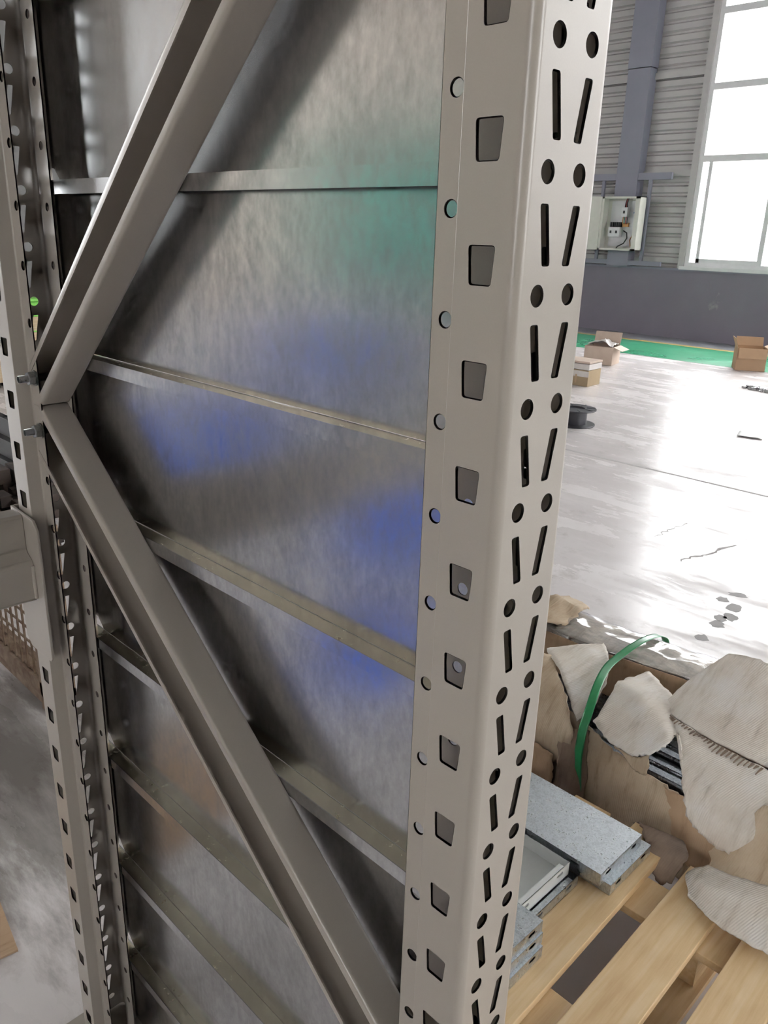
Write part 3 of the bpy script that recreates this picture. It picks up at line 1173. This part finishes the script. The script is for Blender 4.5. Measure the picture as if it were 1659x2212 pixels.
# far carton wall with its film covered top
sheet('carton_top', [[(-1.35, 1.62, 0.30), (-1.05, 1.615, 0.302), (-0.80, 1.62, 0.300), (-0.55, 1.655, 0.298), (-0.30, 1.70, 0.295), (-0.02, 1.72, 0.29)],
                     [(-1.35, 1.72, 0.31), (-1.05, 1.72, 0.318), (-0.80, 1.72, 0.315), (-0.55, 1.76, 0.306), (-0.30, 1.80, 0.30), (-0.02, 1.82, 0.29)],
                     [(-1.35, 1.80, 0.28), (-1.05, 1.80, 0.295), (-0.80, 1.80, 0.292), (-0.55, 1.845, 0.285), (-0.30, 1.885, 0.275), (-0.02, 1.90, 0.27)],
                     [(-1.35, 1.82, 0.0), (-1.05, 1.825, 0.0), (-0.80, 1.83, 0.0), (-0.55, 1.87, 0.0), (-0.30, 1.91, 0.0), (-0.02, 1.93, 0.0)]], M['card_pale'], bun, 7, 0.006, 0.0, 0.004, 3)
sheet('stretch_film', [[(-1.00, 1.60, 0.308), (-0.80, 1.606, 0.306), (-0.62, 1.632, 0.304), (-0.45, 1.672, 0.302), (-0.25, 1.70, 0.30)],
                       [(-1.00, 1.665, 0.330), (-0.80, 1.67, 0.326), (-0.62, 1.695, 0.321), (-0.45, 1.73, 0.314), (-0.25, 1.76, 0.306)],
                       [(-1.00, 1.76, 0.328), (-0.80, 1.765, 0.323), (-0.62, 1.79, 0.317), (-0.45, 1.82, 0.31), (-0.25, 1.84, 0.302)],
                       [(-1.00, 1.815, 0.296), (-0.80, 1.82, 0.29), (-0.62, 1.845, 0.287), (-0.45, 1.875, 0.282), (-0.25, 1.90, 0.277)]], M['film'], bun, 10, 0.006, 0.004, 0.0006, 11, 22.0)
sheet('carton_wall', [[(-1.35, 1.60, 0.298), (-0.80, 1.605, 0.300), (-0.40, 1.665, 0.297), (-0.02, 1.715, 0.29)],
                      [(-1.35, 1.59, 0.16), (-0.80, 1.595, 0.16), (-0.40, 1.655, 0.16), (-0.02, 1.70, 0.16)],
                      [(-1.35, 1.58, 0.01), (-0.80, 1.59, 0.01), (-0.40, 1.645, 0.01), (-0.02, 1.69, 0.01)]], M['card_brown'], bun, 6, 0.004, 0.0, 0.004, 5)
# near wall of the wrapping with a torn upper edge
sheet('torn_wall', [[(-0.86, 1.34, 0.255), (-0.66, 1.315, 0.262), (-0.575, 1.300, 0.250), (-0.515, 1.300, 0.212), (-0.435, 1.300, 0.200), (-0.365, 1.300, 0.193), (-0.295, 1.305, 0.180), (-0.235, 1.305, 0.150)],
                    [(-0.86, 1.32, 0.16), (-0.66, 1.295, 0.160), (-0.575, 1.285, 0.155), (-0.515, 1.282, 0.140), (-0.435, 1.280, 0.130), (-0.365, 1.278, 0.125), (-0.295, 1.275, 0.110), (-0.235, 1.27, 0.085)],
                    [(-0.86, 1.30, 0.05), (-0.66, 1.29, 0.05), (-0.575, 1.29, 0.05), (-0.515, 1.285, 0.05), (-0.435, 1.275, 0.05), (-0.365, 1.265, 0.045), (-0.295, 1.255, 0.035), (-0.235, 1.245, 0.02)],
                    [(-0.86, 1.29, 0.005), (-0.66, 1.285, 0.005), (-0.575, 1.285, 0.005), (-0.515, 1.28, 0.005), (-0.435, 1.265, 0.005), (-0.365, 1.25, 0.005), (-0.295, 1.235, 0.005), (-0.235, 1.225, 0.004)]], M['card_tan'], bun, 6, 0.007, 0.004, 0.005, 17, 12.0)
# crumpled sheets at the left end
sheet('torn_flap', [[(-0.86, 1.475, 0.312), (-0.80, 1.56, 0.322), (-0.755, 1.635, 0.318)],
                    [(-0.76, 1.40, 0.315), (-0.725, 1.50, 0.318), (-0.70, 1.575, 0.312)],
                    [(-0.62, 1.285, 0.262), (-0.615, 1.36, 0.278), (-0.640, 1.46, 0.300)]], M['card_pale'], bun, 8, 0.004, 0.002, 0.004, 23, 10)
sheet('torn_flap', [[(-0.93, 1.44, 0.310), (-0.88, 1.43, 0.318), (-0.825, 1.452, 0.318)],
                    [(-0.86, 1.33, 0.25), (-0.78, 1.315, 0.285), (-0.69, 1.330, 0.305)],
                    [(-0.84, 1.285, 0.15), (-0.745, 1.262, 0.19), (-0.615, 1.262, 0.235)],
                    [(-0.78, 1.29, 0.07), (-0.71, 1.268, 0.09), (-0.635, 1.27, 0.135)]], M['card_tan'], bun, 8, 0.009, 0.003, 0.004, 29, 9)
sheet('torn_flap', [[(-1.02, 1.54, 0.30), (-0.96, 1.58, 0.33), (-0.90, 1.64, 0.318)],
                    [(-1.06, 1.66, 0.335), (-0.98, 1.70, 0.375), (-0.90, 1.735, 0.340)],
                    [(-1.06, 1.78, 0.318), (-0.99, 1.79, 0.345), (-0.91, 1.80, 0.328)]], M['card_tan'], bun, 8, 0.012, 0.006, 0.004, 31, 14)
sheet('torn_flap', [[(-0.83, 1.275, 0.135), (-0.745, 1.250, 0.165), (-0.665, 1.252, 0.150)],
                    [(-0.82, 1.25, 0.07), (-0.74, 1.225, 0.09), (-0.655, 1.24, 0.075)],
                    [(-0.82, 1.245, 0.01), (-0.73, 1.225, 0.01), (-0.64, 1.24, 0.01)]], M['card_brown'], bun, 8, 0.010, 0.004, 0.004, 37, 16)
sheet('torn_flap', [[(-0.655, 1.262, 0.205), (-0.615, 1.275, 0.245), (-0.585, 1.290, 0.245)],
                    [(-0.645, 1.243, 0.11), (-0.605, 1.252, 0.12), (-0.57, 1.275, 0.13)],
                    [(-0.635, 1.235, 0.01), (-0.595, 1.245, 0.01), (-0.56, 1.27, 0.01)]], M['card_dark'], bun, 8, 0.008, 0.003, 0.004, 41, 16)
# lifted flap in the middle
sheet('torn_flap', [[(-0.575, 1.285, 0.285), (-0.60, 1.45, 0.325), (-0.585, 1.60, 0.305)],
                    [(-0.515, 1.265, 0.262), (-0.515, 1.42, 0.325), (-0.51, 1.545, 0.310)],
                    [(-0.445, 1.262, 0.258), (-0.425, 1.38, 0.308), (-0.455, 1.515, 0.302)],
                    [(-0.405, 1.275, 0.278), (-0.385, 1.335, 0.292), (-0.385, 1.385, 0.298)]], M['card_pale'], bun, 8, 0.003, 0.003, 0.005, 43, 9)
sheet('torn_flap', [[(-0.50, 1.272, 0.252), (-0.45, 1.276, 0.246), (-0.41, 1.288, 0.264)],
                    [(-0.485, 1.285, 0.238), (-0.44, 1.275, 0.212), (-0.41, 1.285, 0.205)]], M['card_tan'], bun, 8, 0.004, 0.003, 0.004, 47, 12)
# big faded flap standing at the right with its folded down front
sheet('raised_flap', [[(-0.475, 1.47, 0.300), (-0.455, 1.56, 0.345), (-0.425, 1.62, 0.385), (-0.395, 1.66, 0.425)],
                      [(-0.415, 1.43, 0.308), (-0.385, 1.53, 0.345), (-0.35, 1.61, 0.39), (-0.315, 1.67, 0.435)],
                      [(-0.30, 1.41, 0.305), (-0.275, 1.51, 0.335), (-0.25, 1.60, 0.375), (-0.225, 1.68, 0.41)],
                      [(-0.17, 1.405, 0.300), (-0.155, 1.50, 0.315), (-0.145, 1.60, 0.345), (-0.135, 1.69, 0.375)],
                      [(-0.02, 1.40, 0.290), (-0.01, 1.50, 0.30), (0.0, 1.60, 0.325), (0.0, 1.70, 0.345)]], M['card_pale'], bun, 8, 0.003, 0.002, 0.006, 53, 8)
sheet('hanging_flap', [[(-0.475, 1.465, 0.298), (-0.415, 1.424, 0.305), (-0.30, 1.402, 0.302), (-0.17, 1.396, 0.297), (-0.02, 1.39, 0.287)],
                       [(-0.420, 1.42, 0.300), (-0.355, 1.350, 0.292), (-0.255, 1.325, 0.288), (-0.15, 1.325, 0.285), (-0.02, 1.33, 0.28)],
                       [(-0.365, 1.355, 0.298), (-0.315, 1.275, 0.262), (-0.225, 1.262, 0.262), (-0.135, 1.275, 0.262), (-0.02, 1.28, 0.26)],
                       [(-0.315, 1.272, 0.258), (-0.258, 1.238, 0.230), (-0.195, 1.222, 0.218), (-0.125, 1.232, 0.222), (-0.02, 1.24, 0.225)],
                       [(-0.275, 1.240, 0.185), (-0.238, 1.218, 0.180), (-0.185, 1.205, 0.172), (-0.125, 1.212, 0.18), (-0.02, 1.22, 0.19)]], M['card_pale'], bun, 7, 0.003, 0.004, 0.005, 59, 9)
fold = [(-0.475, 1.465, 0.298), (-0.415, 1.424, 0.305), (-0.30, 1.402, 0.302), (-0.17, 1.396, 0.297)]
tr_ = MB()
rng = random.Random(77)
for k in range(34):
    u = 0.15 + 2.8 * k / 33
    i = min(int(u), 2)
    p = Vector(fold[i]).lerp(Vector(fold[i + 1]), u - i)
    ln = rng.uniform(0.010, 0.022) * (1.0 + 0.6 * (u > 2.0))
    w_ = rng.uniform(0.0015, 0.0035)
    dz = -0.0045
    off = Vector(bun.location)
    for a_, b_ in ((0.004, ln),):
        q = [p + Vector((-w_, -a_, 0.0052 - 0.02 * a_)), p + Vector((w_, -a_, 0.0052 - 0.02 * a_)), p + Vector((w_ * 0.4 - 0.004, -b_, 0.0052 - 0.16 * b_)), p + Vector((-w_ * 0.4 - 0.004, -b_, 0.0052 - 0.16 * b_))]
        base = len(tr_.v)
        tr_.v += [tuple(x - off) for x in q] + [tuple(x - off + Vector((0, 0, dz))) for x in q]
        tr_.f += [(base, base + 1, base + 2, base + 3), (base + 7, base + 6, base + 5, base + 4), (base, base + 4, base + 5, base + 1), (base + 1, base + 5, base + 6, base + 2), (base + 2, base + 6, base + 7, base + 3), (base + 3, base + 7, base + 4, base)]
o = tr_.build('flute_tears', M['card_dark'], bun)
o['kind'] = 'stuff'
# corrugated tear below it and the brown pieces over the pallet end
sheet('torn_flap', [[(-0.36, 1.295, 0.190), (-0.29, 1.290, 0.185), (-0.225, 1.26, 0.175), (-0.165, 1.235, 0.165)],
                    [(-0.325, 1.275, 0.125), (-0.265, 1.265, 0.115), (-0.205, 1.235, 0.13), (-0.15, 1.215, 0.14)],
                    [(-0.29, 1.255, 0.055), (-0.245, 1.240, 0.05), (-0.195, 1.21, 0.085), (-0.145, 1.195, 0.10)]], M['card_brown'], bun, 7, 0.006, 0.004, 0.004, 61, 16)
sheet('torn_flap', [[(-0.42, 1.275, 0.055), (-0.35, 1.26, 0.085), (-0.285, 1.245, 0.105)],
                    [(-0.365, 1.19, 0.135), (-0.31, 1.19, 0.145), (-0.255, 1.20, 0.145)],
                    [(-0.325, 1.135, 0.150), (-0.275, 1.135, 0.155), (-0.225, 1.15, 0.152)],
                    [(-0.272, 1.085, 0.115), (-0.255, 1.08, 0.10), (-0.232, 1.095, 0.11)]], M['card_dark'], bun, 7, 0.004, 0.003, 0.004, 67, 14)
sheet('torn_flap', [[(-0.215, 1.245, 0.120), (-0.19, 1.245, 0.17), (-0.155, 1.255, 0.215), (-0.125, 1.28, 0.285), (-0.03, 1.30, 0.30)],
                    [(-0.190, 1.205, 0.135), (-0.155, 1.19, 0.165), (-0.115, 1.195, 0.195), (-0.06, 1.21, 0.22), (0.02, 1.22, 0.22)],
                    [(-0.178, 1.155, 0.155), (-0.135, 1.145, 0.165), (-0.085, 1.15, 0.175), (-0.02, 1.165, 0.18), (0.06, 1.17, 0.18)]], M['card_tan'], bun, 8, 0.003, 0.0, 0.004, 71, 12)
sheet('torn_flap', [[(-0.178, 1.155, 0.155), (-0.135, 1.145, 0.168), (-0.085, 1.15, 0.178), (-0.02, 1.165, 0.184), (0.06, 1.17, 0.184)],
                    [(-0.205, 1.105, 0.150), (-0.145, 1.075, 0.172), (-0.085, 1.075, 0.184), (-0.015, 1.085, 0.188), (0.06, 1.09, 0.188)],
                    [(-0.175, 1.045, 0.148), (-0.115, 1.015, 0.150), (-0.065, 1.00, 0.155), (0.0, 1.005, 0.157), (0.06, 1.01, 0.157)]], M['card_pale'], bun, 8, 0.003, 0.002, 0.005, 73, 10)
# strap over the bundle
pts = [(-0.655, 1.86, 0.10), (-0.655, 1.856, 0.27), (-0.66, 1.815, 0.318), (-0.665, 1.74, 0.335), (-0.67, 1.66, 0.335), (-0.672, 1.58, 0.328), (-0.665, 1.50, 0.325), (-0.635, 1.40, 0.322), (-0.603, 1.31, 0.298), (-0.596, 1.275, 0.25), (-0.593, 1.262, 0.17), (-0.585, 1.262, 0.09), (-0.58, 1.27, 0.01)]
sheet('strap', [[(x - 0.0125, y, z) for x, y, z in pts], [(x + 0.0125, y, z) for x, y, z in pts]], M['strap'], bun, 5, 0.0, 0.0, 0.0012, 0, 9.0, 1.0)

# steel profiles inside the bundle
def profile_bar(label, y0, z0, x0, x1):
    w = empty('steel_profile', ((x0 + x1) / 2, y0, z0))
    tag(w, label, 'steel profile', 'steel profiles inside the torn bundle')
    pr_ = [(0, 0), (0, 0.050), (0.004, 0.056), (0.030, 0.056), (0.033, 0.050), (0.045, 0.050), (0.048, 0.056), (0.078, 0.056), (0.082, 0.050), (0.082, 0.0)]
    inn = [(y + (0.003 if y < 0.04 else -0.003), z - 0.003 if z > 0.01 else z) for y, z in pr_]
    m = MB().prism(pr_, 'x', x0 - (x0 + x1) / 2, x1 - (x0 + x1) / 2)
    m.build('channel_body', M['dark_profile'], w, bevel=0.002)
    for zz in (0.014, 0.022, 0.030):
        MB().box(x0 - (x0 + x1) / 2, x1 - (x0 + x1) / 2, -0.002, 0.0, zz, zz + 0.003).build('rib', M['dark_profile'], w)
    return w


profile_bar('dark steel profile nearest the torn cardboard edge, upper layer', 1.335, 0.128, -1.30, -0.10)
profile_bar('dark steel profile in the middle of the upper layer inside the bundle', 1.418, 0.140, -1.30, -0.12)
profile_bar('dark steel profile deepest in the bundle, against the brown wall', 1.5025, 0.128, -1.30, -0.10)
profile_bar('dark steel profile nearest the torn cardboard edge, lower layer', 1.325, 0.069, -1.30, -0.08)
profile_bar('dark steel profile in the lowest layer of the bundle', 1.330, 0.010, -1.30, -0.08)


# ------------------------------------------------------------------ cartons and small things on the far floor
def carton(name, label, loc, rz, w, dpt, h, mat, flaps):
    c = empty(name, loc, rz)
    tag(c, label, 'box')
    t = 0.005
    MB().box(-w / 2, w / 2, -dpt / 2, dpt / 2, 0, t).build('bottom', mat, c)
    MB().box(-w / 2, w / 2, -dpt / 2, -dpt / 2 + t, t, h).build('side', mat, c)
    MB().box(-w / 2, w / 2, dpt / 2 - t, dpt / 2, t, h).build('side', mat, c)
    MB().box(-w / 2, -w / 2 + t, -dpt / 2 + t, dpt / 2 - t, t, h).build('side', mat, c)
    MB().box(w / 2 - t, w / 2, -dpt / 2 + t, dpt / 2 - t, t, h).build('side', mat, c)
    for (side, ln, ang) in flaps:
        if side in ('f', 'b'):
            m = MB().box(-w / 2 + 0.012, w / 2 - 0.012, 0, ln, 0, t)
            o = m.build('flap', mat, c)
            sgn = -1 if side == 'f' else 1
            o.location = (0, sgn * dpt / 2, h)
            o.rotation_euler = (math.radians(ang) * (1 if side == 'b' else 1), 0, 0 if side == 'b' else math.pi)
        else:
            m = MB().box(0, ln, -dpt / 2 + 0.012, dpt / 2 - 0.012, 0, t)
            o = m.build('flap', mat, c)
            o.location = ((w / 2 if side == 'r' else -w / 2), 0, h)
            o.rotation_euler = (0, -math.radians(ang), 0 if side == 'r' else math.pi)
    return c


M['carton'] = simple('carton_board', (0.42, 0.27, 0.16), (0.36, 0.23, 0.14), 5, 0.75)
M['carton2'] = simple('printed_carton', (0.36, 0.27, 0.16), (0.30, 0.22, 0.13), 5, 0.7)
M['carton_white'] = simple('pale_wrap', (0.56, 0.53, 0.50), (0.48, 0.44, 0.42), 9, 0.5)
M['carton_pink'] = simple('pinkish_wrapped_carton', (0.50, 0.40, 0.33), (0.44, 0.34, 0.27), 9, 0.6)
cb = carton('cardboard_box', 'brown open cardboard box alone on the pale floor by the green strip', (-3.60, 9.90, 0.003), math.radians(30), 0.34, 0.30, 0.27, M['carton'], [('f', 0.13, -68), ('b', 0.12, 60), ('r', 0.12, 22), ('l', 0.12, 70)])

cc = empty('taped_carton', (-4.34, 7.23, 0.0), math.radians(4))
tag(cc, 'squat brown carton under a pale sheet beside the upright', 'box')
MB().box(-0.17, 0.17, -0.14, 0.14, 0, 0.17).build('carton_body', M['carton2'], cc, bevel=0.004)
MB().box(-0.172, 0.175, -0.145, 0.145, 0.172, 0.235).build('wrapped_lid', M['carton_white'], cc, bevel=0.008)
MB().box(-0.173, 0.173, -0.1425, -0.1405, 0.10, 0.16).build('printed_band', M['carton_white'], cc)
MB().box(0.02, 0.04, -0.1435, -0.1415, 0.03, 0.12).build('tape', M['card_brown'], cc)
MB().box(-0.172, 0.176, -0.146, 0.146, 0.240, 0.262).build('top_sheet', M['carton_pink'], cc, bevel=0.004)

c2 = carton('cardboard_box', 'open carton full of wrapping behind the squat carton', (-4.98, 8.75, 0.003), math.radians(12), 0.36, 0.30, 0.22, M['carton_pink'], [('r', 0.12, -20), ('b', 0.16, 70)])
pk = MB()
for i in range(14):
    for j in range(12):
        x, y = -0.16 + 0.32 * i / 13, -0.13 + 0.26 * j / 11
        pk.v.append((x, y, 0.24 + 0.05 * noise.noise(Vector((x * 14, y * 14, 3))) + 0.04 * (1 - abs(x) / 0.16)))
for i in range(13):
    for j in range(11):
        pk.f.append((i * 12 + j, (i + 1) * 12 + j, (i + 1) * 12 + j + 1, i * 12 + j + 1))
o = pk.build('wrapping', M['carton_white'], c2, smooth=40)
s = o.modifiers.new('thickness', 'SOLIDIFY')
s.thickness = 0.003

sp = empty('cable_spool', (-3.27, 5.45, 0.0))
tag(sp, 'empty black plastic cable spool lying on the floor beside the upright', 'spool')
MB().lathe([(0.05, 0), (0.175, 0), (0.178, 0.006), (0.175, 0.012), (0.05, 0.012)], (0, 0, 0), 'z', 32).build('flange', M['black_plastic'], sp, smooth=40)
MB().lathe([(0.082, 0.012), (0.105, 0.012), (0.105, 0.128), (0.082, 0.128)], (0, 0, 0), 'z', 32).build('hub', M['black_plastic'], sp, smooth=40)
fl2 = MB()
n = 32
for r, z in ((0.082, 0.128), (0.175, 0.128), (0.178, 0.134), (0.175, 0.141), (0.082, 0.141)):
    fl2.v += [(r * math.cos(2 * math.pi * k / n), r * math.sin(2 * math.pi * k / n), z) for k in range(n)]
for q in range(5):
    for k in range(n):
        a, b_ = q * n, ((q + 1) % 5) * n
        fl2.f.append((a + k, a + (k + 1) % n, b_ + (k + 1) % n, b_ + k))
fl2.build('flange', M['black_plastic'], sp, smooth=40)
for k in range(8):
    a = 2 * math.pi * k / 8
    m = MB().box(0.10, 0.17, -0.003, 0.003, 0.141, 0.145)
    o = m.build('rib', M['black_plastic'], sp)
    o.rotation_euler = (0, 0, a)

pp = MB()
pc = [(-2.17, 6.14), (-2.23, 6.35), (-2.07, 6.45), (-1.98, 6.18)]
for i in range(7):
    for j in range(7):
        u, v = i / 6, j / 6
        x = (1 - u) * ((1 - v) * pc[0][0] + v * pc[1][0]) + u * ((1 - v) * pc[3][0] + v * pc[2][0])
        y = (1 - u) * ((1 - v) * pc[0][1] + v * pc[1][1]) + u * ((1 - v) * pc[3][1] + v * pc[2][1])
        pp.v.append((x, y, 0.004 + 0.012 * abs(noise.noise(Vector((x * 9, y * 9, 0)))) + 0.012 * abs(v - 0.5)))
for i in range(6):
    for j in range(6):
        pp.f.append((i * 7 + j, (i + 1) * 7 + j, (i + 1) * 7 + j + 1, i * 7 + j + 1))
o = pp.build('paper_sheet', M['paper'], None, smooth=40)
s = o.modifiers.new('thickness', 'SOLIDIFY')
s.thickness = 0.0012
tag(o, 'creased white sheet of paper lying on the pale floor', 'paper')

fit = MB()
rng = random.Random(5)
for k in range(70):
    u = rng.random()
    x = -3.08 + 0.42 * u + rng.uniform(-0.02, 0.02)
    y = 8.53 - 0.10 * u + rng.uniform(-0.05, 0.05)
    s_ = rng.uniform(0.008, 0.02)
    fit.box(x - s_, x + s_, y - s_ * 0.6, y + s_ * 0.6, 0.0, rng.uniform(0.012, 0.04))
o = fit.build('scattered_fittings', M['steel_bits'])
o['kind'] = 'stuff'
tag(o, 'scatter of small grey metal fittings on the floor by the box', 'metal fittings')

# ------------------------------------------------------------------ things beyond and below the beam at the left
cg = empty('mesh_stand', (-2.55, 0.95, 0.0))
tag(cg, 'rusty wire mesh stand on the floor below the beam', 'mesh stand')
x0, x1, y0, y1, hz = -0.75, 0.53, -0.53, -0.44, 0.62
MB().box(x0, x1, y0, y1, 0.0, 0.05).build('base_tray', M['rust'], cg)
MB().box(x0, x1, y0 - 0.012, y0 + 0.012, 0.05, 0.10).build('rail', M['rust'], cg)
MB().box(x0, x1, y0 - 0.012, y0 + 0.012, hz - 0.03, hz).build('rail', M['rust'], cg)
for sx in (x0, x1 - 0.03):
    for sy in (y0 - 0.012, y1 - 0.03):
        MB().box(sx, sx + 0.03, sy, sy + 0.03, 0.0, hz).build('post', M['rust'], cg)
for i in range(26):
    x = x0 + 0.04 + i * 0.05
    MB().tube([(x, y0, 0.06), (x, y0, hz - 0.01)], 0.004, 5).build('wire', M['rust'], cg)
for i in range(11):
    z = 0.10 + i * 0.05
    MB().tube([(x0, y0 + 0.006, z), (x1, y0 + 0.006, z)], 0.004, 5).build('wire', M['rust'], cg)
for i in range(2):
    y = y0 + 0.03 + i * 0.04
    MB().tube([(x1 - 0.015, y, 0.06), (x1 - 0.015, y, hz - 0.01)], 0.004, 5).build('wire', M['rust'], cg)
sc = MB()
rng = random.Random(9)
for k in range(160):
    x, y = rng.uniform(x0 - 0.25, x1 - 0.95), rng.uniform(y1 + 0.06, y1 + 0.40)
    s_ = rng.uniform(0.02, 0.07)
    z = rng.uniform(0.0, 0.40)
    sc.box(x - s_, x + s_, y - s_ * 0.5, y + s_ * 0.5, z, z + s_)
o = sc.build('scrap_heap', M['rust_dark'])
o.location = cg.location
o['kind'] = 'stuff'
tag(o, 'dark rusty scrap heaped behind the wire mesh stand', 'scrap')

for i, (y, z, lab) in enumerate([(1.30, 0.0, 'lowest black steel channel behind the far upright'), (1.33, 0.115, 'middle black steel channel of the pile behind the far upright'), (1.37, 0.23, 'topmost black steel channel of the pile behind the far upright')]):
    m = MB()
    m.prism([(0, 0), (0.05, 0), (0.05, 0.006), (0.006, 0.006), (0.006, 0.104), (0.05, 0.104), (0.05, 0.11), (0, 0.11)], 'x', -4.2, 1.05)
    o = m.build('steel_channel', M['black_steel'], None, bevel=0.003)
    o.location = (-4.6, y, z)
    tag(o, lab, 'steel channel', 'black channels behind the far upright')
o = MB().box(-0.45, 0.45, -0.06, 0.06, 0, 0.03).build('wooden_plank', M['wood_old'], None, bevel=0.002)
o.location = (-4.05, 0.98, 0.0)
o.rotation_euler = (0, 0, 0.1)
tag(o, 'short pale wooden plank on the floor beside the black channels', 'plank')

cr = empty('wooden_crate', (-8.4, 2.75, 0.0))
tag(cr, 'pale slatted wooden crate far behind the far upright', 'crate')
MB().box(-0.9, 0.9, -0.55, 0.55, 0.06, 0.10).build('base', M['wood_old'], cr)
for k in range(4):
    MB().box(-0.9, 0.9, -0.585, -0.56, 0.10 + k * 0.14, 0.225 + k * 0.14).build('slat', M['wood_old'], cr)
    MB().box(0.905, 0.93, -0.55, 0.55, 0.10 + k * 0.14, 0.225 + k * 0.14).build('slat', M['wood_old'], cr)
for sx in (-0.9, 0.0, 0.82):
    MB().box(sx, sx + 0.08, -0.56, -0.48, 0.0, 0.66).build('post', M['wood_old'], cr)
gb = empty('plastic_bin', (-10.4, 4.15, 0.0))
tag(gb, 'lime green plastic bin seen through a slot of the far upright', 'bin')
MB().prism([(-0.28, 0), (0.28, 0), (0.36, 0.55), (-0.36, 0.55)], 'y', -0.5, 0.5).build('bin_body', M['lime'], gb, bevel=0.02)
MB().box(-0.39, 0.39, -0.53, 0.53, 0.55, 0.59).build('rim', M['lime'], gb, bevel=0.01)

cs = MB().box(-0.5, 0, -0.55, 0, 0.001, 0.006).build('cardboard_sheet', M['card_brown'])
cs.location = (-1.165, -0.022, 0)
cs.rotation_euler = (0, 0, math.radians(-8))
tag(cs, 'flat brown cardboard sheet lying on the floor below the far upright', 'cardboard')


# ------------------------------------------------------------------ things behind the camera that the panels mirror
def crate(label, loc, w, d_, h, mat, cat='crate'):
    c = empty('plastic_crate', loc)
    tag(c, label, cat)
    MB().box(-w / 2, w / 2, -d_ / 2, d_ / 2, 0, 0.02).build('bottom', mat, c)
    for s in (-1, 1):
        MB().box(-w / 2, w / 2, s * d_ / 2 - 0.012, s * d_ / 2 + 0.012, 0.02, h).build('side', mat, c)
        MB().box(s * w / 2 - 0.012, s * w / 2 + 0.012, -d_ / 2, d_ / 2, 0.02, h).build('side', mat, c)
        MB().box(-w / 2 - 0.03, w / 2 + 0.03, s * d_ / 2 - 0.03, s * d_ / 2 + 0.03, h, h + 0.03).build('rim', mat, c)
    MB().box(-w / 2, w / 2, -d_ / 2, d_ / 2, h * 0.8, h * 0.82).build('fill', mat, c)
    return c


crate('large blue crate mirrored high in the middle of the panels', (-6.4, -5.3, 0), 1.7, 0.8, 0.55, M['pale_blue'])
crate('blue crate mirrored left below the second panel joint', (-4.2, -2.2, 0), 0.8, 0.7, 0.36, M['pale_blue'])
crate('blue crate mirrored at the right edge of the panels', (-2.25, -2.15, 0), 0.36, 0.45, 0.30, M['blue'])
crate('low blue crate mirrored below the third panel joint', (-1.50, -1.20, 0), 0.26, 0.22, 0.15, M['blue'])
gs = empty('welding_screen', (-6.2, -6.4, 0))
tag(gs, 'green welding screen mirrored in the upper panels', 'screen')
for sx in (-2.0, 0.0, 2.0):
    MB().tube([(sx, 0, 0.02), (sx, 0, 2.55)], 0.02, 8).build('post', M['column'], gs)
    MB().box(sx - 0.03, sx + 0.03, -0.3, 0.3, 0.0, 0.03).build('foot', M['column'], gs)
MB().tube([(-2.0, 0, 2.55), (2.0, 0, 2.55)], 0.02, 8).build('rail', M['column'], gs)
for sx in (-1.0, 1.0):
    m = MB()
    for k in range(41):
        x = sx - 0.97 + 1.94 * k / 40
        y = 0.03 * math.sin(k * 0.9)
        m.v += [(x, y, 0.8), (x, y, 2.5)]
    for k in range(40):
        m.f.append((2 * k, 2 * k + 2, 2 * k + 3, 2 * k + 1))
    o = m.build('curtain', M['green_sheet'], gs, smooth=60)
    s = o.modifiers.new('thickness', 'SOLIDIFY')
    s.thickness = 0.002
